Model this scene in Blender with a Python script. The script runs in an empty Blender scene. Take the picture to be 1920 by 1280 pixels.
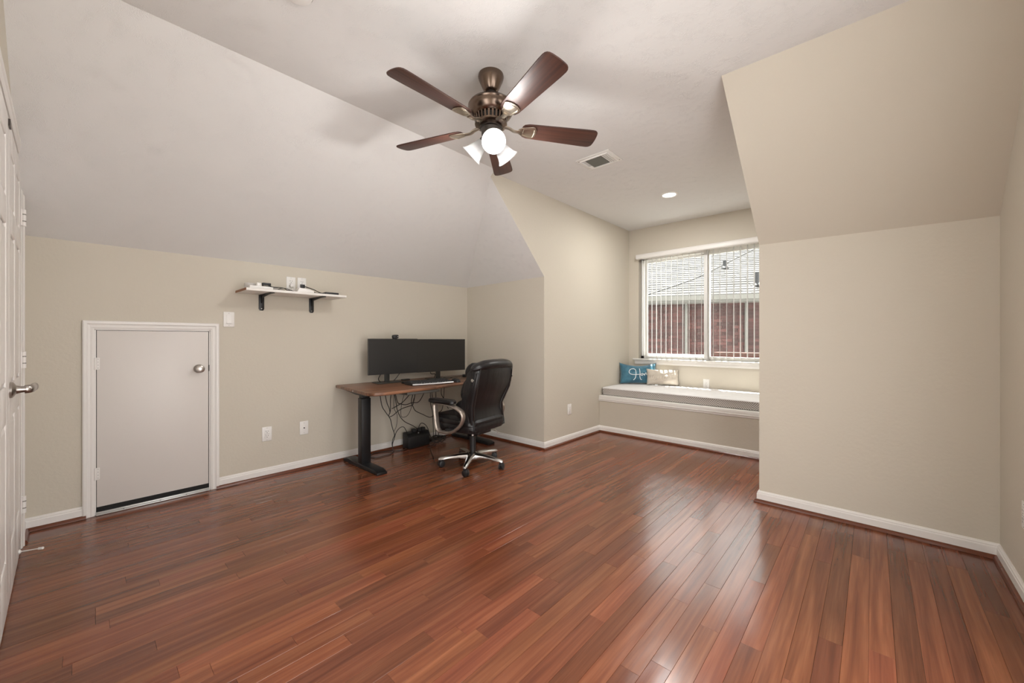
import bpy, bmesh, math, random
from math import sin, cos, pi, radians as rad
from mathutils import Vector, Matrix
random.seed(7)
S = bpy.context.scene
COL = S.collection

# ------------------------------------------------------------------ camera, world, sun, exposure
cam_d = bpy.data.cameras.new('camera'); cam = bpy.data.objects.new('camera', cam_d); COL.objects.link(cam)
cam.location = (0, 0, 1.12); cam.rotation_euler = (rad(90), 0, 0.742)
cam_d.sensor_width = 36; cam_d.lens = 36 * 737.1 / 1920
cam_d.shift_y = -(640 - 635.84) / 1920; cam_d.clip_start = 0.02; cam_d.clip_end = 200
S.camera = cam
S.view_settings.view_transform = 'Standard'; S.view_settings.look = 'None'
S.view_settings.gamma = 1; S.view_settings.use_curve_mapping = False
S.view_settings.exposure = 1.2
W = bpy.data.worlds.new('world'); S.world = W; W.use_nodes = True
wn = W.node_tree.nodes; wl = W.node_tree.links
wn['Background'].inputs['Color'].default_value = (1.0, 0.985, 0.97, 1)      # bright hazy overcast sky
wn['Background'].inputs['Strength'].default_value = 2.3
SUN_TO = Vector((-0.13, 0.215, 0.97)).normalized()
sun_d = bpy.data.lights.new('sun', 'SUN'); sun_d.energy = 15.0; sun_d.angle = rad(0.6); sun_d.color = (1, 0.96, 0.9)
sun = bpy.data.objects.new('sun', sun_d); COL.objects.link(sun)
sun.rotation_euler = SUN_TO.to_track_quat('Z', 'Y').to_euler(); sun.location = (-6, 6, 9)
por_d = bpy.data.lights.new('window_portal', 'AREA'); por_d.shape = 'RECTANGLE'; por_d.size = 1.55; por_d.size_y = 1.3
por_d.cycles.is_portal = True
por = bpy.data.objects.new('window_portal', por_d); COL.objects.link(por)
por.location = (-1.51, 5.30, 1.54); por.rotation_euler = (rad(-90), 0, 0)
BULB_W = 7.5
CAN_W = 8.0

# ------------------------------------------------------------------ materials
def nmat(name):
    m = bpy.data.materials.new(name); m.use_nodes = True
    return m, m.node_tree.nodes, m.node_tree.links, m.node_tree.nodes['Principled BSDF']
def mat(name, col, rough=0.5, metal=0.0, spec=0.5, bump=None, var=None, coat=0.0, aniso=0.0):
    """bump=(scale, strength, distance); var=(scale, amount)"""
    m, n, l, b = nmat(name)
    b.inputs['Base Color'].default_value = (*col, 1); b.inputs['Roughness'].default_value = rough
    b.inputs['Metallic'].default_value = metal; b.inputs['Specular IOR Level'].default_value = spec
    b.inputs['Coat Weight'].default_value = coat; b.inputs['Coat Roughness'].default_value = 0.1
    if bump or var:
        tc = n.new('ShaderNodeTexCoord')
    if bump:
        t = n.new('ShaderNodeTexNoise'); t.inputs['Scale'].default_value = bump[0]; t.inputs['Detail'].default_value = 3
        bp = n.new('ShaderNodeBump'); bp.inputs['Strength'].default_value = bump[1]; bp.inputs['Distance'].default_value = bump[2]
        l.new(tc.outputs['Object'], t.inputs['Vector']); l.new(t.outputs['Fac'], bp.inputs['Height']); l.new(bp.outputs[0], b.inputs['Normal'])
    if var:
        t = n.new('ShaderNodeTexNoise'); t.inputs['Scale'].default_value = var[0]; t.inputs['Detail'].default_value = 4
        hsv = n.new('ShaderNodeHueSaturation'); hsv.inputs['Color'].default_value = (*col, 1)
        mr = n.new('ShaderNodeMapRange'); mr.inputs['To Min'].default_value = 1 - var[1]; mr.inputs['To Max'].default_value = 1 + var[1]
        l.new(tc.outputs['Object'], t.inputs['Vector']); l.new(t.outputs['Fac'], mr.inputs['Value'])
        l.new(mr.outputs[0], hsv.inputs['Value']); l.new(hsv.outputs[0], b.inputs['Base Color'])
    return m

M = {}
def textured_paint(name, col, rough, style):
    m, n, l, b = nmat(name)
    b.inputs['Base Color'].default_value = (*col, 1); b.inputs['Roughness'].default_value = rough
    b.inputs['Specular IOR Level'].default_value = 0.3
    tc = n.new('ShaderNodeTexCoord')
    if style == 'ceiling':      # crow's-foot brushed texture
        a = n.new('ShaderNodeTexNoise'); a.inputs['Scale'].default_value = 13; a.inputs['Detail'].default_value = 2
        v = n.new('ShaderNodeVectorMath'); v.operation = 'MULTIPLY_ADD'
        v.inputs[1].default_value = (.55, .55, .55)
        l.new(a.outputs['Color'], v.inputs[0]); l.new(tc.outputs['Object'], v.inputs[2]); l.new(tc.outputs['Object'], a.inputs['Vector'])
        t = n.new('ShaderNodeTexWave'); t.inputs['Scale'].default_value = 20; t.inputs['Distortion'].default_value = 7
        t.inputs['Detail'].default_value = 2; t.inputs['Detail Scale'].default_value = 1.6
        l.new(v.outputs[0], t.inputs['Vector'])
        k = n.new('ShaderNodeTexNoise'); k.inputs['Scale'].default_value = 15; l.new(tc.outputs['Object'], k.inputs['Vector'])
        mr = n.new('ShaderNodeMapRange'); mr.inputs['From Min'].default_value = 0.42; mr.inputs['From Max'].default_value = 0.62
        l.new(k.outputs['Fac'], mr.inputs['Value'])
        mu = n.new('ShaderNodeMath'); mu.operation = 'MULTIPLY'
        l.new(t.outputs['Fac'], mu.inputs[0]); l.new(mr.outputs[0], mu.inputs[1])
        bp = n.new('ShaderNodeBump'); bp.inputs['Strength'].default_value = 0.5; bp.inputs['Distance'].default_value = 0.0013
        l.new(mu.outputs[0], bp.inputs['Height'])
    else:                       # orange peel
        t = n.new('ShaderNodeTexNoise'); t.inputs['Scale'].default_value = 55; t.inputs['Detail'].default_value = 3
        l.new(tc.outputs['Object'], t.inputs['Vector'])
        bp = n.new('ShaderNodeBump'); bp.inputs['Strength'].default_value = 0.45; bp.inputs['Distance'].default_value = 0.002
        l.new(t.outputs['Fac'], bp.inputs['Height'])
    l.new(bp.outputs[0], b.inputs['Normal'])
    return m
M['wall'] = textured_paint('beige_wall_paint', (0.605, 0.557, 0.472), 0.6, 'wall')
M['ceil'] = textured_paint('white_ceiling_paint', (0.74, 0.727, 0.712), 0.8, 'ceiling')
M['trim'] = mat('white_trim_paint', (0.80, 0.775, 0.745), 0.35)
M['door'] = mat('white_door_paint', (0.70, 0.66, 0.625), 0.4)
M['closet'] = mat('white_closet_paint', (0.82, 0.79, 0.76), 0.35)
M['plastic'] = mat('white_plastic', (0.82, 0.80, 0.77), 0.35)
M['slot'] = mat('dark_slot', (0.03, 0.03, 0.03), 0.6)
M['black'] = mat('black_metal', (0.008, 0.008, 0.009), 0.42)
M['blackp'] = mat('black_plastic', (0.014, 0.014, 0.015), 0.45)
M['cable'] = mat('black_cable', (0.02, 0.017, 0.015), 0.5)
M['gcable'] = mat('grey_cable', (0.30, 0.28, 0.25), 0.5)
M['nickel'] = mat('brushed_nickel', (0.42, 0.39, 0.36), 0.28, 1.0)
M['chrome'] = mat('polished_aluminium', (0.62, 0.61, 0.60), 0.2, 1.0)
M['champ'] = mat('champagne_plastic', (0.34, 0.29, 0.25), 0.28, 0.7)
M['bronze'] = mat('antique_bronze', (0.185, 0.135, 0.105), 0.26, 1.0)
M['iron'] = mat('light_antique_brass', (0.50, 0.44, 0.36), 0.35, 1.0)
M['darkm'] = mat('dark_gunmetal', (0.10, 0.09, 0.085), 0.3, 1.0)
M['screen'] = mat('monitor_screen', (0.018, 0.017, 0.016), 0.35)
M['stand'] = mat('monitor_stand', (0.035, 0.034, 0.03), 0.4)
M['silver'] = mat('silver_plastic', (0.72, 0.72, 0.72), 0.3, 0.3)
M['key'] = mat('key_plastic', (0.03, 0.03, 0.032), 0.4)
M['vent'] = mat('vent_white_metal', (0.80, 0.78, 0.75), 0.35)
M['filter'] = mat('grey_filter_mesh', (0.16, 0.16, 0.14), 0.8, bump=(400, 0.6, 0.002))
M['frame'] = mat('vinyl_frame', (0.86, 0.84, 0.80), 0.35)
M['vane'] = mat('blind_vane', (0.52, 0.51, 0.49), 0.5)
M['qround'] = mat('cherry_shoe_mould', (0.13, 0.035, 0.014), 0.25)
M['dark'] = mat('dark_gap', (0.012, 0.012, 0.012), 0.9)
M['alum'] = mat('threshold_aluminium', (0.62, 0.62, 0.61), 0.35, 0.6)
M['sub'] = mat('dark_subfloor', (0.015, 0.006, 0.004), 0.8)

def leather():
    m, n, l, b = nmat('black_leather')
    b.inputs['Base Color'].default_value = (0.007, 0.0065, 0.0075, 1); b.inputs['Roughness'].default_value = 0.34
    tc = n.new('ShaderNodeTexCoord')
    t = n.new('ShaderNodeTexVoronoi'); t.inputs['Scale'].default_value = 260
    s = n.new('ShaderNodeTexNoise'); s.inputs['Scale'].default_value = 9; s.inputs['Detail'].default_value = 4
    mp = n.new('ShaderNodeMapping'); mp.inputs['Scale'].default_value = (1, 1.8, 0.5)
    l.new(tc.outputs['Object'], t.inputs['Vector']); l.new(tc.outputs['Object'], mp.inputs['Vector']); l.new(mp.outputs[0], s.inputs['Vector'])
    b1 = n.new('ShaderNodeBump'); b1.inputs['Strength'].default_value = 0.25; b1.inputs['Distance'].default_value = 0.001
    b2 = n.new('ShaderNodeBump'); b2.inputs['Strength'].default_value = 0.4; b2.inputs['Distance'].default_value = 0.008
    l.new(t.outputs['Distance'], b1.inputs['Height']); l.new(s.outputs['Fac'], b2.inputs['Height'])
    l.new(b1.outputs[0], b2.inputs['Normal']); l.new(b2.outputs[0], b.inputs['Normal'])
    return m
M['leather'] = leather()

def wood_blade():
    m, n, l, b = nmat('cherry_blade')
    tc = n.new('ShaderNodeTexCoord'); mp = n.new('ShaderNodeMapping'); mp.inputs['Scale'].default_value = (2, 60, 20)
    t = n.new('ShaderNodeTexNoise'); t.inputs['Scale'].default_value = 1; t.inputs['Detail'].default_value = 4
    cr = n.new('ShaderNodeValToRGB')
    cr.color_ramp.elements[0].position = 0.3; cr.color_ramp.elements[0].color = (0.036, 0.014, 0.010, 1)
    cr.color_ramp.elements[1].position = 0.75; cr.color_ramp.elements[1].color = (0.082, 0.031, 0.019, 1)
    l.new(tc.outputs['Object'], mp.inputs['Vector']); l.new(mp.outputs[0], t.inputs['Vector'])
    l.new(t.outputs['Fac'], cr.inputs['Fac']); l.new(cr.outputs[0], b.inputs['Base Color'])
    b.inputs['Roughness'].default_value = 0.5
    return m
M['blade'] = wood_blade()

def plank_mat():
    m, n, l, b = nmat('cherry_floor_plank')
    oi = n.new('ShaderNodeObjectInfo'); at = n.new('ShaderNodeAttribute'); at.attribute_name = 'pr'
    add = n.new('ShaderNodeMath'); add.operation = 'ADD'; l.new(oi.outputs['Random'], add.inputs[0]); l.new(at.outputs['Fac'], add.inputs[1])
    fr = n.new('ShaderNodeMath'); fr.operation = 'FRACT'; l.new(add.outputs[0], fr.inputs[0])
    geo = n.new('ShaderNodeNewGeometry')
    off = n.new('ShaderNodeMath'); off.operation = 'MULTIPLY'; off.inputs[1].default_value = 37; l.new(fr.outputs[0], off.inputs[0])
    cx = n.new('ShaderNodeCombineXYZ'); l.new(off.outputs[0], cx.inputs[0]); l.new(off.outputs[0], cx.inputs[1]); l.new(off.outputs[0], cx.inputs[2])
    va = n.new('ShaderNodeVectorMath'); va.operation = 'ADD'; l.new(geo.outputs['Position'], va.inputs[0]); l.new(cx.outputs[0], va.inputs[1])
    # broad grain bands
    m1 = n.new('ShaderNodeMapping'); m1.inputs['Scale'].default_value = (36, 1.5, 1); l.new(va.outputs[0], m1.inputs['Vector'])
    t1 = n.new('ShaderNodeTexNoise'); t1.inputs['Scale'].default_value = 1; t1.inputs['Detail'].default_value = 5; t1.inputs['Distortion'].default_value = 0.6
    l.new(m1.outputs[0], t1.inputs['Vector'])
    m2 = n.new('ShaderNodeMapping'); m2.inputs['Scale'].default_value = (210, 5, 1); l.new(va.outputs[0], m2.inputs['Vector'])
    t2 = n.new('ShaderNodeTexNoise'); t2.inputs['Scale'].default_value = 1; t2.inputs['Detail'].default_value = 3; l.new(m2.outputs[0], t2.inputs['Vector'])
    cr = n.new('ShaderNodeValToRGB'); e = cr.color_ramp.elements
    e[0].position = 0.25; e[0].color = (0.115, 0.030, 0.013, 1)
    e[1].position = 0.72; e[1].color = (0.24, 0.078, 0.034, 1)
    x = cr.color_ramp.elements.new(0.48); x.color = (0.175, 0.050, 0.021, 1)
    l.new(t1.outputs['Fac'], cr.inputs['Fac'])
    # per-plank brightness and hue
    h = n.new('ShaderNodeHueSaturation'); l.new(cr.outputs[0], h.inputs['Color'])
    mv = n.new('ShaderNodeMapRange'); mv.inputs['To Min'].default_value = 0.74; mv.inputs['To Max'].default_value = 1.28; l.new(fr.outputs[0], mv.inputs['Value'])
    f2 = n.new('ShaderNodeMath'); f2.operation = 'MULTIPLY'; f2.inputs[1].default_value = 7.31; l.new(fr.outputs[0], f2.inputs[0])
    f3 = n.new('ShaderNodeMath'); f3.operation = 'FRACT'; l.new(f2.outputs[0], f3.inputs[0])
    mh = n.new('ShaderNodeMapRange'); mh.inputs['To Min'].default_value = 0.497; mh.inputs['To Max'].default_value = 0.506; l.new(f3.outputs[0], mh.inputs['Value'])
    f4 = n.new('ShaderNodeMapRange'); f4.inputs['From Min'].default_value = 0.3; f4.inputs['From Max'].default_value = 0.7
    f4.inputs['To Min'].default_value = 0.90; f4.inputs['To Max'].default_value = 1.07; l.new(t2.outputs['Fac'], f4.inputs['Value'])
    mm = n.new('ShaderNodeMath'); mm.operation = 'MULTIPLY'; l.new(mv.outputs[0], mm.inputs[0]); l.new(f4.outputs[0], mm.inputs[1])
    l.new(mm.outputs[0], h.inputs['Value']); l.new(mh.outputs[0], h.inputs['Hue']); h.inputs['Saturation'].default_value = 0.99
    l.new(h.outputs[0], b.inputs['Base Color'])
    b.inputs['Roughness'].default_value = 0.23; b.inputs['Specular IOR Level'].default_value = 0.5
    b.inputs['Coat Weight'].default_value = 0.15; b.inputs['Coat Roughness'].default_value = 0.16
    # gentle cupping / waviness of the varnish
    m3 = n.new('ShaderNodeMapping'); m3.inputs['Scale'].default_value = (7, 2.2, 1); l.new(va.outputs[0], m3.inputs['Vector'])
    t3 = n.new('ShaderNodeTexNoise'); t3.inputs['Scale'].default_value = 1; t3.inputs['Detail'].default_value = 2; l.new(m3.outputs[0], t3.inputs['Vector'])
    bp = n.new('ShaderNodeBump'); bp.inputs['Strength'].default_value = 0.28; bp.inputs['Distance'].default_value = 0.010
    l.new(t3.outputs['Fac'], bp.inputs['Height'])
    b4 = n.new('ShaderNodeBump'); b4.inputs['Strength'].default_value = 0.0; b4.inputs['Distance'].default_value = 0.0001
    l.new(t2.outputs['Fac'], b4.inputs['Height']); l.new(bp.outputs[0], b4.inputs['Normal'])
    l.new(b4.outputs[0], b.inputs['Normal']); l.new(b4.outputs[0], b.inputs['Coat Normal'])
    return m
M['plank'] = plank_mat()

def desk_wood():
    m, n, l, b = nmat('rustic_brown_desktop')
    tc = n.new('ShaderNodeTexCoord'); mp = n.new('ShaderNodeMapping'); mp.inputs['Scale'].default_value = (30, 2.2, 10)
    t = n.new('ShaderNodeTexNoise'); t.inputs['Scale'].default_value = 1; t.inputs['Detail'].default_value = 6; t.inputs['Distortion'].default_value = 1
    cr = n.new('ShaderNodeValToRGB'); e = cr.color_ramp.elements
    e[0].position = 0.3; e[0].color = (0.05, 0.021, 0.011, 1); e[1].position = 0.68; e[1].color = (0.27, 0.125, 0.068, 1)
    l.new(tc.outputs['Object'], mp.inputs['Vector']); l.new(mp.outputs[0], t.inputs['Vector']); l.new(t.outputs['Fac'], cr.inputs['Fac'])
    l.new(cr.outputs[0], b.inputs['Base Color']); b.inputs['Roughness'].default_value = 0.36
    return m
M['desk'] = desk_wood()

def glass_mat():
    m = bpy.data.materials.new('window_glass'); m.use_nodes = True; n = m.node_tree.nodes; l = m.node_tree.links
    n.remove(n['Principled BSDF'])
    tr = n.new('ShaderNodeBsdfTransparent'); gl = n.new('ShaderNodeBsdfGlossy'); gl.inputs['Roughness'].default_value = 0.02
    tr.inputs['Color'].default_value = (0.95, 0.97, 0.96, 1)
    mx = n.new('ShaderNodeMixShader'); mx.inputs[0].default_value = 0.05
    l.new(tr.outputs[0], mx.inputs[1]); l.new(gl.outputs[0], mx.inputs[2]); l.new(mx.outputs[0], n['Material Output'].inputs[0])
    return m
M['glass'] = glass_mat()

def shade_mat():
    m = bpy.data.materials.new('frosted_glass_shade'); m.use_nodes = True; n = m.node_tree.nodes; l = m.node_tree.links
    b = n['Principled BSDF']; b.inputs['Base Color'].default_value = (0.5, 0.5, 0.5, 1); b.inputs['Roughness'].default_value = 0.25
    t = n.new('ShaderNodeBsdfTranslucent'); t.inputs['Color'].default_value = (0.9, 0.9, 0.9, 1)
    mx = n.new('ShaderNodeMixShader'); mx.inputs[0].default_value = 0.14
    l.new(b.outputs[0], mx.inputs[1]); l.new(t.outputs[0], mx.inputs[2]); l.new(mx.outputs[0], n['Material Output'].inputs[0])
    return m
M['shade'] = shade_mat()
def emis(name, col, s):
    m, n, l, b = nmat(name); b.inputs['Base Color'].default_value = (*col, 1)
    b.inputs['Emission Color'].default_value = (*col, 1); b.inputs['Emission Strength'].default_value = s
    return m
M['bulb'] = emis('lit_bulb', (1, 0.98, 0.95), 1.2)
M['canlit'] = emis('lit_diffuser', (1, 1, 0.98), 2.5)

def fabric(name, c1, c2, scale, rough=0.9):
    m, n, l, b = nmat(name)
    tc = n.new('ShaderNodeTexCoord'); t = n.new('ShaderNodeTexNoise'); t.inputs['Scale'].default_value = scale; t.inputs['Detail'].default_value = 5
    cr = n.new('ShaderNodeValToRGB'); cr.color_ramp.elements[0].color = (*c1, 1); cr.color_ramp.elements[1].color = (*c2, 1)
    cr.color_ramp.elements[0].position = 0.35; cr.color_ramp.elements[1].position = 0.68
    l.new(tc.outputs['Object'], t.inputs['Vector']); l.new(t.outputs['Fac'], cr.inputs['Fac']); l.new(cr.outputs[0], b.inputs['Base Color'])
    b.inputs['Roughness'].default_value = rough; b.inputs['Sheen Weight'].default_value = 0.3
    w = n.new('ShaderNodeTexNoise'); w.inputs['Scale'].default_value = 350
    bp = n.new('ShaderNodeBump'); bp.inputs['Strength'].default_value = 0.4; bp.inputs['Distance'].default_value = 0.002
    l.new(tc.outputs['Object'], w.inputs['Vector']); l.new(w.outputs['Fac'], bp.inputs['Height']); l.new(bp.outputs[0], b.inputs['Normal'])
    return m
M['teal'] = fabric('teal_pillow_fabric', (0.022, 0.10, 0.16), (0.05, 0.19, 0.27), 14, 0.6)
M['cream'] = fabric('cream_pillow_fabric', (0.52, 0.46, 0.39), (0.60, 0.54, 0.46), 14)
M['letter'] = mat('white_embroidery', (0.82, 0.84, 0.85), 0.7)
M['letter2'] = mat('cream_embroidery', (0.66, 0.60, 0.52), 0.7)
M['sheet'] = fabric('white_mattress_top', (0.70, 0.68, 0.67), (0.76, 0.74, 0.73), 8)

def chevron():
    m, n, l, b = nmat('grey_chevron_band')
    tc = n.new('ShaderNodeTexCoord'); sp = n.new('ShaderNodeSeparateXYZ'); l.new(tc.outputs['Object'], sp.inputs[0])
    def mth(op, a, bb=None):
        k = n.new('ShaderNodeMath'); k.operation = op
        for i, v in enumerate((a, bb)):
            if v is None: continue
            if isinstance(v, (int, float)): k.inputs[i].default_value = v
            else: l.new(v, k.inputs[i])
        return k.outputs[0]
    sx = mth('ADD', sp.outputs['X'], sp.outputs['Y'])
    pp = mth('PINGPONG', sx, 0.30)
    v = mth('ADD', mth('MULTIPLY', pp, 1.1), sp.outputs['Z'])
    fr = mth('PINGPONG', mth('MULTIPLY', v, 95), 1.0)
    cr = n.new('ShaderNodeValToRGB'); cr.color_ramp.elements[0].position = 0.22; cr.color_ramp.elements[1].position = 0.55
    cr.color_ramp.elements[0].color = (0.17, 0.145, 0.13, 1); cr.color_ramp.elements[1].color = (0.62, 0.59, 0.56, 1)
    l.new(fr, cr.inputs['Fac']); l.new(cr.outputs[0], b.inputs['Base Color']); b.inputs['Roughness'].default_value = 0.9
    return m
M['chev'] = chevron()

def brick_mat(name, c, amt):
    m, n, l, b = nmat(name)
    oi = n.new('ShaderNodeObjectInfo'); h = n.new('ShaderNodeHueSaturation'); h.inputs['Color'].default_value = (*c, 1)
    at = n.new('ShaderNodeAttribute'); at.attribute_name = 'pr'
    add = n.new('ShaderNodeMath'); add.operation = 'ADD'; l.new(oi.outputs['Random'], add.inputs[0]); l.new(at.outputs['Fac'], add.inputs[1])
    fr = n.new('ShaderNodeMath'); fr.operation = 'FRACT'; l.new(add.outputs[0], fr.inputs[0])
    mr = n.new('ShaderNodeMapRange'); mr.inputs['To Min'].default_value = 1 - amt; mr.inputs['To Max'].default_value = 1 + amt
    l.new(fr.outputs[0], mr.inputs['Value']); l.new(mr.outputs[0], h.inputs['Value']); l.new(h.outputs[0], b.inputs['Base Color'])
    b.inputs['Roughness'].default_value = 0.9
    return m
M['brick'] = brick_mat('red_brick', (0.060, 0.023, 0.020), 0.45)
M['mortar'] = mat('mortar', (0.09, 0.07, 0.065), 0.9)
M['shingle'] = brick_mat('pale_shingle', (0.050, 0.048, 0.047), 0.34)
M['underlay'] = mat('roof_underlay', (0.015, 0.015, 0.015), 0.9)
M['fascia'] = mat('cream_fascia', (0.14, 0.135, 0.12), 0.6)
M['hwin'] = mat('dark_house_glass', (0.05, 0.055, 0.06), 0.15)
M['bounce_ground'] = mat('pale_bounce_ground', (0.52, 0.515, 0.50), 0.95, var=(2, 0.4))  # unseen ground, pale so that it throws light up to the dormer ceiling
M['pink'] = mat('pink_brick_ledge', (0.115, 0.058, 0.050), 0.85)
M['boardbrown'] = mat('brown_shelf_end', (0.30, 0.13, 0.06), 0.6)
M['shelfw'] = mat('white_melamine', (0.80, 0.77, 0.73), 0.4)
M['clear'] = mat('translucent_grey_plastic', (0.58, 0.56, 0.53), 0.25)

# ------------------------------------------------------------------ mesh helpers
class MB:
    def __init__(s): s.v = []; s.f = []
    def add(s, vs, fs):
        o = len(s.v); s.v += [tuple(v) for v in vs]; s.f += [tuple(i + o for i in f) for f in fs]; return s
    def box(s, a, b, mtx=None):
        (x0, y0, z0), (x1, y1, z1) = a, b
        x0, x1 = min(x0, x1), max(x0, x1); y0, y1 = min(y0, y1), max(y0, y1); z0, z1 = min(z0, z1), max(z0, z1)
        vs = [Vector(p) for p in ((x0,y0,z0),(x1,y0,z0),(x1,y1,z0),(x0,y1,z0),(x0,y0,z1),(x1,y0,z1),(x1,y1,z1),(x0,y1,z1))]
        if mtx is not None: vs = [mtx @ v for v in vs]
        return s.add(vs, [(0,3,2,1),(4,5,6,7),(0,1,5,4),(1,2,6,5),(2,3,7,6),(3,0,4,7)])
    def cbox(s, c, d, mtx=None):
        return s.box([c[i] - d[i] / 2 for i in range(3)], [c[i] + d[i] / 2 for i in range(3)], mtx)
    def prism(s, pts, off):
        """polygon pts (3D, any order) extruded by vector off"""
        off = Vector(off); n = len(pts); P = [Vector(p) for p in pts]
        nr = Vector((0, 0, 0))
        for i in range(n): nr += P[i].cross(P[(i + 1) % n])
        if nr.dot(off) > 0: P.reverse()
        vs = P + [p + off for p in P]
        fs = [tuple(range(n)), tuple(range(2 * n - 1, n - 1, -1))]
        for i in range(n):
            j = (i + 1) % n; fs.append((j, i, i + n, j + n))
        return s.add(vs, fs)
    def lathe(s, prof, seg=24, mtx=None, caps=True):
        vs = []; fs = []
        for r, z in prof:
            for k in range(seg):
                a = 2 * pi * k / seg; vs.append(Vector((r * cos(a), r * sin(a), z)))
        if mtx is not None: vs = [mtx @ v for v in vs]
        for i in range(len(prof) - 1):
            for k in range(seg):
                k2 = (k + 1) % seg
                fs.append((i * seg + k, i * seg + k2, (i + 1) * seg + k2, (i + 1) * seg + k))
        if caps:
            fs.append(tuple(reversed(range(seg)))); fs.append(tuple((len(prof) - 1) * seg + k for k in range(seg)))
        return s.add(vs, fs)
    def cyl(s, p0, p1, r0, r1=None, seg=20):
        p0 = Vector(p0); p1 = Vector(p1); d = p1 - p0
        q = d.to_track_quat('Z', 'Y').to_matrix().to_4x4(); m = Matrix.Translation(p0) @ q
        return s.lathe([(r0, 0), (r1 if r1 is not None else r0, d.length)], seg, m)
    def tube(s, pts, r, seg=8, smooth=4, closed=False, sec=None):
        P = [Vector(p) for p in pts]
        if smooth > 1: P = catmull(P, smooth, closed)
        n = len(P); vs = []; fs = []
        up = Vector((0, 0, 1)); prev = None
        for i in range(n):
            if closed: t = P[(i + 1) % n] - P[i - 1]
            else: t = P[min(i + 1, n - 1)] - P[max(i - 1, 0)]
            t = t.normalized() if t.length > 1e-9 else Vector((1, 0, 0))
            if prev is None:
                a = up if abs(t.dot(up)) < 0.95 else Vector((0, 1, 0))
                nv = (a - t * a.dot(t)).normalized()
            else:
                nv = prev - t * prev.dot(t); nv = nv.normalized() if nv.length > 1e-6 else prev
            prev = nv; bv = t.cross(nv)
            rr = r(i / (n - 1)) if callable(r) else r
            for k in range(seg):
                a = 2 * pi * k / seg
                if sec: vs.append(P[i] + nv * (cos(a) * sec[0]) + bv * (sin(a) * sec[1]))
                else: vs.append(P[i] + nv * (cos(a) * rr) + bv * (sin(a) * rr))
        for i in range(n if closed else n - 1):
            for k in range(seg):
                k2 = (k + 1) % seg; j = (i + 1) % n
                fs.append((i * seg + k, i * seg + k2, j * seg + k2, j * seg + k))
        if not closed:
            fs.append(tuple(reversed(range(seg)))); fs.append(tuple((n - 1) * seg + k for k in range(seg)))
        return s.add(vs, fs)
    def loft(s, secs, mtx=None):
        """secs: list of equal-length rings"""
        n = len(secs[0]); vs = [Vector(p) for r in secs for p in r]; fs = []
        if mtx is not None: vs = [mtx @ v for v in vs]
        for i in range(len(secs) - 1):
            for k in range(n):
                k2 = (k + 1) % n; fs.append((i * n + k, i * n + k2, (i + 1) * n + k2, (i + 1) * n + k))
        fs.append(tuple(reversed(range(n)))); fs.append(tuple((len(secs) - 1) * n + k for k in range(n)))
        return s.add(vs, fs)
    def build(s, name, m, parent=None, bev=0, seg=2, smooth=True, sub=0):
        me = bpy.data.meshes.new(name); me.from_pydata(s.v, [], s.f); me.materials.append(m)
        bm = bmesh.new(); bm.from_mesh(me); bmesh.ops.recalc_face_normals(bm, faces=bm.faces); bm.to_mesh(me); bm.free()
        o = bpy.data.objects.new(name, me); COL.objects.link(o)
        if parent is not None: o.parent = parent
        if bev:
            b = o.modifiers.new('bevel', 'BEVEL'); b.width = bev; b.segments = seg; b.limit_method = 'ANGLE'; b.angle_limit = rad(35)
        if sub:
            u = o.modifiers.new('sub', 'SUBSURF'); u.levels = sub; u.render_levels = sub
        if smooth:
            for p in me.polygons: p.use_smooth = True
            if not bev and not sub: me.set_sharp_from_angle(angle=rad(38))
            elif bev:
                b.harden_normals = False
                me.set_sharp_from_angle(angle=rad(180))
        return o
def catmull(P, k, closed=False):
    n = len(P); out = []
    rng = range(n) if closed else range(n - 1)
    for i in rng:
        p0 = P[(i - 1) % n] if closed else P[max(i - 1, 0)]; p1 = P[i]; p2 = P[(i + 1) % n]
        p3 = P[(i + 2) % n] if closed else P[min(i + 2, n - 1)]
        for j in range(k):
            t = j / k
            out.append(0.5 * ((2 * p1) + (p2 - p0) * t + (2 * p0 - 5 * p1 + 4 * p2 - p3) * t * t + (3 * p1 - p0 - 3 * p2 + p3) * t ** 3))
    if not closed: out.append(P[-1])
    return out
def tag(o, label=None, cat=None, group=None, kind=None):
    if label: o['label'] = label
    if cat: o['category'] = cat
    if group: o['group'] = group
    if kind: o['kind'] = kind
    return o
def thing(name, label, cat, loc=(0, 0, 0), rz=0, group=None):
    o = bpy.data.objects.new(name, None); COL.objects.link(o); o.location = loc; o.rotation_euler = (0, 0, rz)
    o.empty_display_size = 0.05
    return tag(o, label, cat, group)
def struct(name, mb, m, label=None, parent=None, **k):
    o = mb.build(name, m, parent, **k); o['kind'] = 'structure'
    if label: o['label'] = label
    return o
def rounded_rect(w, h, r, k=5):
    out = []
    for cx, cy, a0 in ((w / 2 - r, h / 2 - r, 0), (-w / 2 + r, h / 2 - r, 90), (-w / 2 + r, -h / 2 + r, 180), (w / 2 - r, -h / 2 + r, 270)):
        for i in range(k + 1):
            a = rad(a0 + 90 * i / k); out.append((cx + r * cos(a), cy + r * sin(a)))
    return out

# ------------------------------------------------------------------ room shell
AX = -3.637; DX = -2.455; BXL = -0.577; RX = 0.48; BY = 3.16; WY = 5.045; SY = 4.25; H = 2.582
FY0 = -0.238                       # front wall y at the left corner
def fy(x): return FY0 + (x - AX) * 0.021
T = 0.12
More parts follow.
